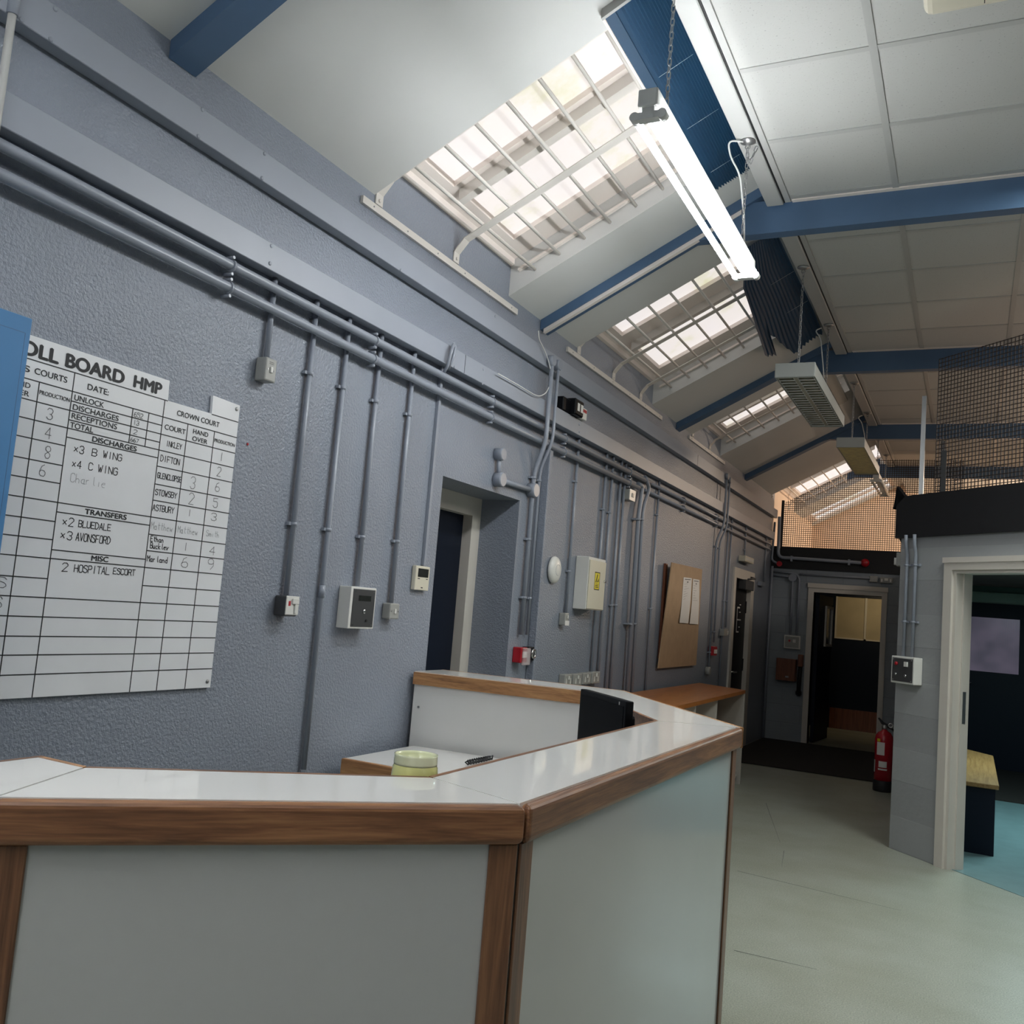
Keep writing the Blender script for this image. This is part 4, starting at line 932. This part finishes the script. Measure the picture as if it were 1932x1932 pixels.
# ------------------------------------------------------------------ roll board
XBD = .012
t = thing('roll_board', (0, 2.0, 1.041), 'large white roll board with ruled grid and handwriting on the left wall', 'whiteboard')
mb = MB(); YL0 = .95
mb.prism([(.001, YL0, 1.041), (.001, 2.487, 1.041), (.001, 2.477, 2.028), (.001, 2.345, 2.033), (.001, 2.348, 1.970), (.001, 2.153, 1.969), (.001, 2.150, 2.034), (.001, YL0, 2.034)], (XBD - .001, 0, 0))
mb.build('panel', 'board', t)
for y, z in ((2.462, 2.012), (2.470, 1.062)): MB().lathe([(.007, 0), (.007, .002), (.003, .004)], (XBD, y, z), (1, 0, 0), 12).build('screw', 'steel', t)
gl = MB(); xg = XBD + .0006; lw = .0016
def hl(y0, y1, z): gl.box(XBD, xg, y0, y1, z - lw, z + lw)
def vl(y, z0, z1): gl.box(XBD, xg, y - lw, y + lw, z0, z1)
cA, cB, cC, cD, cE, cR = 1.694, 1.801, 2.140, 2.248, 2.370, 2.480
for z in (1.913, 1.857, 1.8055): hl(YL0, cR, z)
hl(YL0, 2.152, 1.968); hl(2.348, 2.476, 1.968)
for z in (1.885, 1.830, 1.7795, 1.590, 1.563, 1.455, 1.430): hl(cB, cC, z)
for z in (1.7535, 1.696, 1.644, 1.590, 1.535, 1.483, 1.4295, 1.3725): hl(YL0, cB, z); hl(cC, cR + .004, z)
for z in (1.319, 1.265, 1.2105, 1.159, 1.105): hl(YL0, cR + .005, z)
vl(cA, 1.041, 1.913); vl(cB, 1.041, 1.967); vl(cC, 1.041, 1.968); vl(cD, 1.041, 1.913); vl(cE, 1.041, 1.913); vl(2.020, 1.8055, 1.913); vl(2.083, 1.8055, 1.913); vl(1.585, 1.041, 1.913)
gl.build('ruled_lines', 'ink', t)
U, V = (0, 1, 0), (0, 0, 1)
def pt_(s, y, z, y1, h): return (s, (XBD, y, z), U, V, (y1 - y) if y1 else None, h)
ptext(t, 'printed_word', 'ink', [pt_('ROLL', 1.588, 1.978, 1.742, .040), pt_('BOARD', 1.768, 1.978, 1.972, .040), pt_('HMP', 2.012, 1.980, 2.120, .038)], bold=.075)
ptext(t, 'printed_word', 'ink', [pt_('S', 1.642, 1.931, 1.660, .018), pt_('COURTS', 1.675, 1.932, 1.779, .018), pt_('DATE:', 1.849, 1.931, 1.924, .018), pt_('PRODUCTION', 1.698, 1.880, 1.796, .012),
    pt_('HAND', 1.600, 1.888, 1.668, .015), pt_('OVER', 1.600, 1.865, 1.668, .015),
    pt_('UNLOCK', 1.810, 1.890, 1.913, .017), pt_('DISCHARGES', 1.809, 1.862, 1.971, .017), pt_('RECEPTIONS', 1.809, 1.836, 1.969, .017), pt_('TOTAL', 1.808, 1.809, 1.887, .017),
    pt_('CROWN COURT', 2.196, 1.931, 2.388, .018), pt_('COURT', 2.152, 1.876, 2.241, .017), pt_('HAND', 2.274, 1.887, 2.342, .016), pt_('OVER', 2.274, 1.863, 2.342, .016), pt_('PRODUCTION', 2.374, 1.878, 2.472, .0125)], bold=.028)
ptext(t, 'printed_word', 'ink', [pt_('DISCHARGES', 1.888, 1.784, 2.052, .016), pt_('TRANSFERS', 1.895, 1.569, 2.046, .016), pt_('MISC', 1.938, 1.435, 1.998, .016)], bold=.06)
XH = XBD + .0007
for s, y0, z0, y1, h in (('x3', 1.832, 1.741, 1.864, .022), ('B', 1.893, 1.742, 1.910, .021), ('WING', 1.933, 1.744, 2.001, .020), ('x4', 1.832, 1.697, 1.862, .022), ('C', 1.888, 1.699, 1.902, .021), ('WING', 1.922, 1.699, 1.992, .021),
    ('x2', 1.826, 1.527, 1.861, .024), ('BLUEDALE', 1.879, 1.529, 1.993, .019), ('x3', 1.825, 1.488, 1.862, .024), ('AVONSFORD', 1.876, 1.489, 1.997, .022), ('2', 1.843, 1.397, 1.861, .024), ('HOSPITAL', 1.884, 1.398, 2.008, .021), ('ESCORT', 2.022, 1.401, 2.105, .018),
    ('INKLEY', 2.167, 1.824, 2.232, .017), ('DIFTON', 2.151, 1.772, 2.231, .019), ('GLENCLOPSE', 2.147, 1.717, 2.247, .017), ('STOWSBY', 2.146, 1.662, 2.236, .018), ('ASTBURY', 2.143, 1.612, 2.232, .019),
    ('Ethan', 2.150, 1.514, 2.204, .017), ('Buckley', 2.152, 1.492, 2.228, .018), ('Marland', 2.146, 1.450, 2.231, .018)): handwriting(t, 'handwritten_word', 'ink', s, y0, z0, y1, h, XH)
for s, y0, z0, y1, h in (('3', 1.730, 1.817, 1.748, .031), ('4', 1.732, 1.763, 1.751, .031), ('8', 1.741, 1.708, 1.756, .034), ('6', 1.731, 1.656, 1.749, .032), ('1', 2.407, 1.819, 2.425, .028), ('2', 2.403, 1.765, 2.421, .031), ('6', 2.404, 1.712, 2.423, .031), ('5', 2.402, 1.656, 2.422, .031), ('3', 2.399, 1.611, 2.424, .025), ('3', 2.289, 1.704, 2.309, .040), ('2', 2.290, 1.652, 2.312, .037), ('1', 2.290, 1.612, 2.310, .022),
    ('1', 2.292, 1.498, 2.310, .025), ('4', 2.411, 1.494, 2.436, .027), ('6', 2.291, 1.442, 2.318, .034), ('9', 2.410, 1.443, 2.435, .036), ('652', 2.027, 1.889, 2.061, .015), ('13', 2.028, 1.865, 2.049, .014), ('2', 2.033, 1.836, 2.046, .014), ('667', 2.025, 1.811, 2.056, .012), ('S', 1.650, 1.34, 1.676, .028), ('S', 1.652, 1.285, 1.672, .03)): handwriting(t, 'handwritten_figure', 'inkmid', s, y0, z0, y1, h, XH, .0018)
for s, y0, z0, y1, h in (('Matthew', 2.146, 1.553, 2.234, .022), ('Matthew', 2.258, 1.553, 2.345, .022), ('Smith', 2.386, 1.555, 2.447, .02), ('Charlie', 1.832, 1.655, 1.955, .025)): handwriting(t, 'faded_word', 'inkgrey', s, y0, z0, y1, h, XH, .0016)
p = onX(467, 838, .001); tag(MB().lathe([(.005, 0), (.004, .003)], p, (1, 0, 0), 10).build('red_pin', 'red'), 'tiny red pin stuck in the wall right of the roll board', 'pin')

# ------------------------------------------------------------------ reception counter
HC = 1.065
def off(a, b, d):                    # line a-b moved left of its direction by d
    a, b = Vector((*a, 0)), Vector((*b, 0)); u = (b - a).normalized(); n = Vector((-u.y, u.x, 0)); return a + n * d, b + n * d
def strip(pts_o, pts_i, z0, z1):
    return MB().prism([(*p[:2], z0) for p in pts_o] + [(*p[:2], z0) for p in reversed(pts_i)], (0, 0, z1 - z0))
def lerp2(a, b, t): return (a[0] + (b[0] - a[0]) * t, a[1] + (b[1] - a[1]) * t)
def section(label, outer, inner, trim_mat, post_at=(0, 1), panel=True, inner_panel=False, gap=.0024):
    """one straight counter section; outer and inner run the same way"""
    o0, o1 = outer; i0, i1 = inner
    L = math.hypot(o1[0] - o0[0], o1[1] - o0[1]); u = ((o1[0] - o0[0]) / L, (o1[1] - o0[1]) / L)
    e = gap / L; oA, oB = lerp2(o0, o1, e), lerp2(o0, o1, 1 - e); li = math.hypot(i1[0] - i0[0], i1[1] - i0[1]); e2 = gap / li; iA, iB = lerp2(i0, i1, e2), lerp2(i0, i1, 1 - e2)
    t = thing('counter_section', ((oA[0] + oB[0]) / 2, (oA[1] + oB[1]) / 2, 0), label, 'counter', 'reception counter sections')
    f0 = .026 / max(.02, math.hypot(oA[0] - iA[0], oA[1] - iA[1])); f1 = .026 / max(.02, math.hypot(oB[0] - iB[0], oB[1] - iB[1]))
    tA, tB = lerp2(oA, iA, f0), lerp2(oB, iB, f1); jA, jB = lerp2(iA, oA, f0 * .5), lerp2(iB, oB, f1 * .5)
    strip([tA, tB], [jA, jB], HC - .03, HC).build('worktop', 'lam', t)
    strip([oA, oB], [tA, tB], HC - .066, HC + .0005).bevel(.012, 4).build('edge_trim', trim_mat, t)
    strip([jA, jB], [iA, iB], HC - .045, HC + .0003).build('inner_trim', trim_mat, t)
    ins = .022 / max(.02, math.hypot(oA[0] - iA[0], oA[1] - iA[1]))
    a, b = lerp2(oA, iA, ins), lerp2(oB, iB, ins); a2, b2 = lerp2(oA, iA, ins + .08), lerp2(oB, iB, ins + .08)
    pw = .052 / L
    if panel:
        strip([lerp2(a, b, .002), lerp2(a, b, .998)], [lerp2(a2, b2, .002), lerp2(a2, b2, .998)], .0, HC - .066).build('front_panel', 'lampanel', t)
        n = Vector((u[1], -u[0])) * .006
        for k in post_at:
            q0, q1 = (lerp2(a, b, 0), lerp2(a, b, pw)) if k == 0 else (lerp2(a, b, 1 - pw), lerp2(a, b, 1))
            strip([(q0[0] + n.x, q0[1] + n.y), (q1[0] + n.x, q1[1] + n.y)], [q0, q1], 0, HC - .066).bevel(.002, 1).build('corner_post', 'oak_v', t)
    c0, c1 = lerp2(iA, oA, .1), lerp2(iB, oB, .1); c2, c3 = lerp2(iA, oA, .18), lerp2(iB, oB, .18)
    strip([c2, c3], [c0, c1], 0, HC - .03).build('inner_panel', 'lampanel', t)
    return t
O = [(.861, .914), (1.094, .914), (1.684, 1.501), (1.684, 3.195)]
I = [(.861, 1.187), (.979, 1.183), (1.425, 1.593), (1.418, 3.062)]
s0 = section('short white counter end with wood edging at the far left', (O[0], O[1]), (I[0], I[1]), 'oak_x', ())
strip([(.851, .905), (.861, .905)], [(.851, 1.19), (.861, 1.19)], HC - .045, HC).build('end_trim', 'oak_y', s0)
s1 = section('front white counter section with wide wood edging, facing the front', (O[1], O[2]), (I[1], I[2]), 'oak')
s2 = section('long right hand counter section with white top and wood edging', (O[2], O[3]), (I[2], I[3]), 'oak_y')
cjx, cjy, _z = onZ(783, 1452, HC)
MB().box(cjx - .05, 1.395, cjy - .05, cjy + .12, .985, 1.0).build('inner_ledge', 'lam', s2)
s3 = thing('counter_section', (.8, 3.9, 0), 'far counter section with white upstand and pale wood edging against the wall', 'counter', 'reception counter sections')
FO = [(1.684, 3.198), (1.10, 3.915), (.95, 4.11), (.02, 4.065)]; FI = [(1.418, 3.066), (.85, 3.866), (.84, 3.866), (.02, 3.793)]
def shrink(P, Q, d): return [lerp2(p, q_, d / max(.03, math.hypot(p[0] - q_[0], p[1] - q_[1]))) for p, q_ in zip(P, Q)]
tO, tI = shrink(FO, FI, .012), shrink(FI, FO, .012)
strip(tO, tI, HC - .03, HC).build('worktop', 'lam', s3)
strip(FO, tO, HC - .066, HC + .0004).build('edge_trim', 'oak_x', s3)
strip(tI[1:], FI[1:], HC - .060, HC - .004).build('inner_trim', 'oak_x', s3)
strip(tI[:2], FI[:2], HC - .060, HC - .0005).build('inner_trim', 'oak_y', s3)
a_, b_ = shrink(FI, FO, .016), shrink(FI, FO, .034)
strip(b_, a_, 0, HC - .03).build('upstand', 'lam', s3)
a_, b_ = shrink(FO, FI, .02), shrink(FO, FI, .038)
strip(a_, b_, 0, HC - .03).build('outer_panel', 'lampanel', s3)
MB().lathe([(.006, 0), (.006, .002)], (onY(789, 1334, 3.80).x, 3.802, onY(789, 1334, 3.80).z), (0, -1, 0), 10).build('screw', 'steel', s3)
# low desk inside
t = thing('low_desk', (.6, 3.5, 0), 'low white desk with brown wood edge inside the counter', 'desk')
MB().prism([(.062, 3.255, .695), (1.25, 3.255, .695), (.83, 3.835, .695), (.062, 3.783, .695)], (0, 0, .033)).build('desk_top', 'lam', t)
MB().box(.055, 1.27, 3.232, 3.254, .655, .729).bevel(.006, 2).build('edge_trim', 'oak_x', t)
for x in (.08, .82): MB().box(x, x + .02, 3.27, 3.76, 0, .694).build('leg_panel', 'lampanel', t)
# monitor
Lm = Vector((1.093, 3.2, 0)); um = Vector((1, -1, 0)).normalized(); nm_ = Vector((-1, -1, 0)).normalized(); zt_ = 1.128; zb_ = .80; Wm = .378
t = thing('monitor', tuple(Lm + um * Wm / 2 + Vector((0, 0, .729))), 'black flat screen monitor standing at the far inner corner of the counter', 'monitor')
c = Lm + um * Wm / 2 + Vector((0, 0, (zt_ + zb_) / 2))
MB().obox(c - nm_ * .014, um, (0, 0, 1), nm_, Wm / 2, (zt_ - zb_) / 2, .014).bevel(.004, 2).build('bezel', 'blackgloss', t)
MB().obox(c + nm_ * .0006, um, (0, 0, 1), nm_, Wm / 2 - .018, (zt_ - zb_) / 2 - .018, .0006).build('screen', 'screen', t)
MB().obox(c - nm_ * .045, um, (0, 0, 1), nm_, Wm / 2 - .05, (zt_ - zb_) / 2 - .05, .02).bevel(.012, 2).build('back_shell', 'blackgloss', t)
MB().obox(c + um * (Wm / 2 - .05) + Vector((0, 0, (zt_ - zb_) / 2 - .012)) + nm_ * .001, um, (0, 0, 1), nm_, .003, .005, .0005).build('badge', 'paper', t)
MB().tube([c - nm_ * .05, c - nm_ * .05 - Vector((0, 0, .26))], .02, 10).build('stand_neck', 'blackgloss', t)
q_ = c - nm_ * .05; MB().lathe([(.10, 0), (.10, .008), (.03, .018)], (q_.x, q_.y, .7285), (0, 0, 1), 22).build('stand_foot', 'blackgloss', t)
# candle jar
cj = onZ(783, 1452, HC); cj = Vector((cj.x, cj.y, 1.0005))
t = thing('candle_jar', tuple(cj), 'pale yellow candle in a glass jar just behind the front counter corner', 'candle')
MB().lathe([(.040, 0), (.0455, .008), (.0465, .05), (.045, .070), (.0425, .076), (.0425, .077), (.0, .0775)], cj, (0, 0, 1), 32).build('wax', 'glassjar', t)
MB().lathe([(.0432, .075), (.0437, .079), (.0430, .092), (.0438, .095), (.0418, .095), (.0405, .090), (.0405, .0785)], cj, (0, 0, 1), 32).build('glass_rim', 'jarclear', t)
lbm = MB(); tc = (CAM - cj).to_2d().normalized(); a0 = math.atan2(tc.y, tc.x)
P_ = [(cj.x + .0472 * math.cos(a0 + .1 + k * .1), cj.y + .0472 * math.sin(a0 + .1 + k * .1)) for k in range(11)]
for p_, q_ in zip(P_, P_[1:]): lbm.quad((*p_, cj.z + .042), (*q_, cj.z + .042), (*q_, cj.z + .060), (*p_, cj.z + .060))
lbm.build('label', 'metalgrey', t)
pc = onZ(880, 1441, .74); pd = onZ(926, 1431, .74); pv = pd - pc
cb_ = [pc + pv * (k / 40) + Vector((math.cos(k * 1.6), math.sin(k * 1.6) * .6, math.sin(k * 1.6) * .7 + .9)) * .011 for k in range(41)]
tag(MB().tube([(p_.x, p_.y, p_.z - .006) for p_ in cb_], .0045, 6).build('coiled_cable', 'black'), 'black coiled lead lying on the low desk inside the counter', 'cable')

# ------------------------------------------------------------------ shelf unit with the orange-brown top
ZS = .828
t = thing('shelf_unit', (.3, 7.5, 0), 'open white shelf unit with orange-brown wooden top behind the counter', 'shelf unit')
MB().prism([(.05, 6.09, ZS - .03), (.60, 6.09, ZS - .03), (.552, 8.62, ZS - .03), (.05, 8.92, ZS - .03)], (0, 0, .03)).build('top', 'teak', t)
MB().prism([(.546, 8.585, 0), (.552, 8.61, 0), (.058, 8.90, 0), (.053, 8.875, 0)], (0, 0, ZS - .03)).build('end_panel', 'cream', t)
for y in (6.11, 6.9, 7.62): MB().box(.055, .57 - (y - 5.95) * .018, y, y + .02, 0, ZS - .03).build('divider', 'cream', t)
MB().box(.051, .058, 6.11, 8.85, .02, ZS - .03).build('back_panel', 'cream', t)
for z in (.06, .42): MB().prism([(.06, 6.13, z), (.555, 6.13, z), (.525, 8.57, z), (.06, 8.83, z)], (0, 0, .018)).build('shelf', 'cream', t)

# ------------------------------------------------------------------ floor things
mt = MB().box(.02, 7, 9.93, YB - .02, .001, .010).build('entrance_matting', 'mat'); tag(mt, 'dark brown matting covering the floor before the back wall', 'mat')
struct(MB().prism([dg(.3, .0005, .04), dg(3.1, .0005, .04), (7, e1.y + .1, .0005), (7, 9.92, .0005), (A0.x + .12, 9.92, .0005), (A0.x + .12, A0.y, .0005)], (0, 0, .002)).build('floor_office', 'floorteal', base=(4, 7, 0)))  # thin teal sheet laid over the office floor
# fire extinguisher
ex = Vector((1.668, 9.46, 0))
t = thing('fire_extinguisher', tuple(ex), 'red fire extinguisher with black base standing beside the grey pier', 'fire extinguisher')
MB().lathe([(.080, .0), (.084, .01), (.084, .095), (.080, .10)], ex, (0, 0, 1), 28).build('base_cup', 'black', t)
MB().lathe([(.079, .09), (.080, .46), (.074, .50), (.055, .53), (.024, .548), (.022, .565)], ex, (0, 0, 1), 28).build('cylinder', 'redgloss', t)
MB().lathe([(.024, .56), (.024, .585), (.014, .60)], ex, (0, 0, 1), 14).build('valve', 'steel', t)
MB().prism([ex + Vector((.02, -.012, .59)), ex + Vector((-.03, -.012, .605)), ex + Vector((-.062, -.012, .655)), ex + Vector((-.05, -.012, .66)), ex + Vector((-.012, -.012, .625)), ex + Vector((.03, -.012, .605))], (0, .024, 0)).build('squeeze_handle', 'black', t)
MB().torus(ex + Vector((.05, -.01, .60)), (0, 1, 0), .018, .005).build('safety_ring', 'chrome', t)
MB().tube([ex + Vector((.02, 0, .585)), ex + Vector((.085, .01, .56)), ex + Vector((.098, .02, .42)), ex + Vector((.098, .02, .15))], .010, 8, .05).build('hose', 'black', t)
def wrap(name, a_, b_, z0, z1, m, r=.0806):
    mb = MB(); n = 10; A_ = [a_ + (b_ - a_) * k / n for k in range(n + 1)]
    for p_, q_ in zip(A_, A_[1:]):
        mb.quad(*[ex + Vector((r * math.sin(s), -r * math.cos(s), z)) for s, z in ((p_, z0), (q_, z0), (q_, z1), (p_, z1))])
    return mb.build(name, m, t)
wrap('label', -.75, .15, .33, .445, 'paper'); wrap('label', -.45, .45, .22, .275, 'paper'); wrap('label', -.5, .5, .195, .21, 'paper'); wrap('label', -.75, -.35, .45, .475, 'yellow'); wrap('label', -1.25, -.95, .17, .28, 'inkgrey')
# pier control panel and conduits
def dcase(s0, s1, z0, z1, d, m, name, par, bev=.004):
    mb = MB(); dbox(mb, s0, s1, z0, z1, -d, -.001); return mb.bevel(bev, 1).build(name, m, par)
t = thing('control_panel', tuple(dg(.12, 1.10)), 'white control box with dark face, red lamp and switch on the grey pier', 'control panel')
dcase(.03, .245, 1.105, 1.285, .07, 'whiteplastic', 'case', t)
mb = MB(); dbox(mb, .045, .232, 1.118, 1.272, -.073, -.07); mb.build('face_plate', 'darkplate', t)
def dknob(s, z, r, m, nme, h=.008): MB().lathe([(r, 0), (r, h), (r * .6, h * 1.3)], dg(s, z, -.073), -DN, 12).build(nme, m, t)
dknob(.085, 1.235, .012, 'red', 'lamp_lens'); dknob(.085, 1.165, .008, 'chrome', 'key_lock'); dknob(.175, 1.160, .009, 'chrome', 'key_lock')
mb = MB(); dbox(mb, .162, .190, 1.220, 1.252, -.083, -.073); mb.build('switch_rocker', 'whiteplastic', t)
for s in (.055, .222):
    for z in (1.127, 1.263): dknob(s, z, .004, 'steel', 'screw', .002)
for s, nm2 in ((.085, 'left'), (.165, 'right')):
    p = dg(s, 1.285, -.02)
    tt = thing('conduit_pipe', tuple(p), 'grey conduit down the grey pier to the control box, %s one' % nm2, 'conduit', 'conduits on the grey pier')
    MB().tube([dg(s, 1.284, -.02), dg(s, 1.98, -.02), dg(s + .012, 2.04, -.045), dg(s + .012, 2.11, -.048)], .0115, 10, .03).build('pipe', 'conduit', tt)
    for z in (1.52, 1.905):
        mb = MB(); dbox(mb, s - .034, s + .034, z - .007, z + .007, -.018, -.001); mb.tube([dg(s, z - .007, -.02), dg(s, z + .007, -.02)], .015, 10); mb.build('saddle_clip', 'conduit', tt)
c_ = Vector((A0.x - .001, 7.3, 1.96))
t = thing('light_switch', (c_.x, c_.y, 1.93), 'white light switch on the hidden side of the grey pier', 'switch')
MB().box(c_.x - .045, c_.x, 7.26, 7.35, 1.92, 2.02).bevel(.004, 1).build('case', 'metalgrey', t); MB().box(c_.x - .06, c_.x - .045, 7.27, 7.33, 1.93, 1.98).build('switch_rocker', 'whiteplastic', t)
# office doorway frame
d4 = bpy.data.objects.new('door_4', None); COL.objects.link(d4); d4.location = dg(.95, 0); d4['_o'] = tuple(d4.location); struct(d4)
m_ = MB()
for s0_, s1_ in ((OS0 - .068, OS0), (OS1, OS1 + .068)): dbox(m_, s0_, s1_, 0, 1.935, -.018, 0)
dbox(m_, OS0, OS1, OZ, 1.935, -.018, 0); dbox(m_, OS0 - .075, OS1 + .075, 1.915, 1.95, -.026, 0)
m_.build('architrave', 'cream', d4)
m_ = MB(); dbox(m_, OS0 - .002, OS0 + .022, 0, OZ, 0, .12); dbox(m_, OS1 - .022, OS1 + .002, 0, OZ, 0, .12); dbox(m_, OS0 + .022, OS1 - .022, OZ - .02, OZ + .002, 0, .12)
dbox(m_, OS0 + .022, OS0 + .034, 0, OZ - .02, .055, .12); m_.build('door_lining', 'cream', d4)
m_ = MB(); dbox(m_, OS0 + .034, OS0 + .036, .90, 1.10, .07, .095); m_.build('strike_plate', 'steel', d4)
# inner office: far door with reeded window, bench
d5 = bpy.data.objects.new('door_5', None); COL.objects.link(d5); d5.location = (2.75, YB, 0); d5['_o'] = tuple(d5.location); struct(d5)
MB().box(2.2, 3.25, YB - .03, YB, 1.90, 2.03).build('architrave', 'greentrim', d5)
lf5 = MB().box(2.23, 3.15, YB - .055, YB - .01, .01, 1.90).build('door_leaf', 'navy', d5)
MB().box(2.343, 2.863, YB - .06, YB - .055, 1.103, 1.731).build('reeded_pane', 'reeded', lf5)
MB().tube([(2.29, YB - .06, .96), (2.29, YB - .11, .96), (2.38, YB - .11, .96)], .012, 8).build('lever_handle', 'chrome', lf5)
struct(MB().box(2.03, 3.4, YB - .008, YB - .001, 2.03, 2.1).build('trim_20', 'darkgreen'))
t = thing('bench', (2.35, 8.2, 0), 'dark blue boxed bench with brown wooden top inside the office', 'bench')
MB().box(2.16, 2.535, 7.29, 9.35, 0, .445).build('base', 'navy', t)
MB().prism([(2.14, 7.255, .446), (2.555, 7.255, .446), (2.558, 9.17, .446), (2.315, 9.50, .446), (2.14, 9.50, .446)], (0, 0, .03)).bevel(.004, 1).build('seat_top', 'benchtop', t)
# scuffs and seams on the vinyl floor
for i, (a_, b_) in enumerate((((1445, 1515), (1472, 1590)), ((1479, 1605), (1475, 1635)), ((1905, 1611), (1885, 1611)), ((1385, 1793), (1541, 1829)), ((1391, 1643), (1700, 1718)))):
    p_, q_ = onZ(*a_, .001), onZ(*b_, .001); d_ = (q_ - p_).normalized(); n_ = Vector((-d_.y, d_.x, 0)) * .0015
    m_ = MB(); m_.prism([p_ - n_, p_ + n_, q_ + n_ * .3, q_ - n_ * .3], (0, 0, .0004)); m_.build('scuff_mark', 'inkmid', f)
for o in bpy.data.objects:
    if '_o' in o: del o['_o']
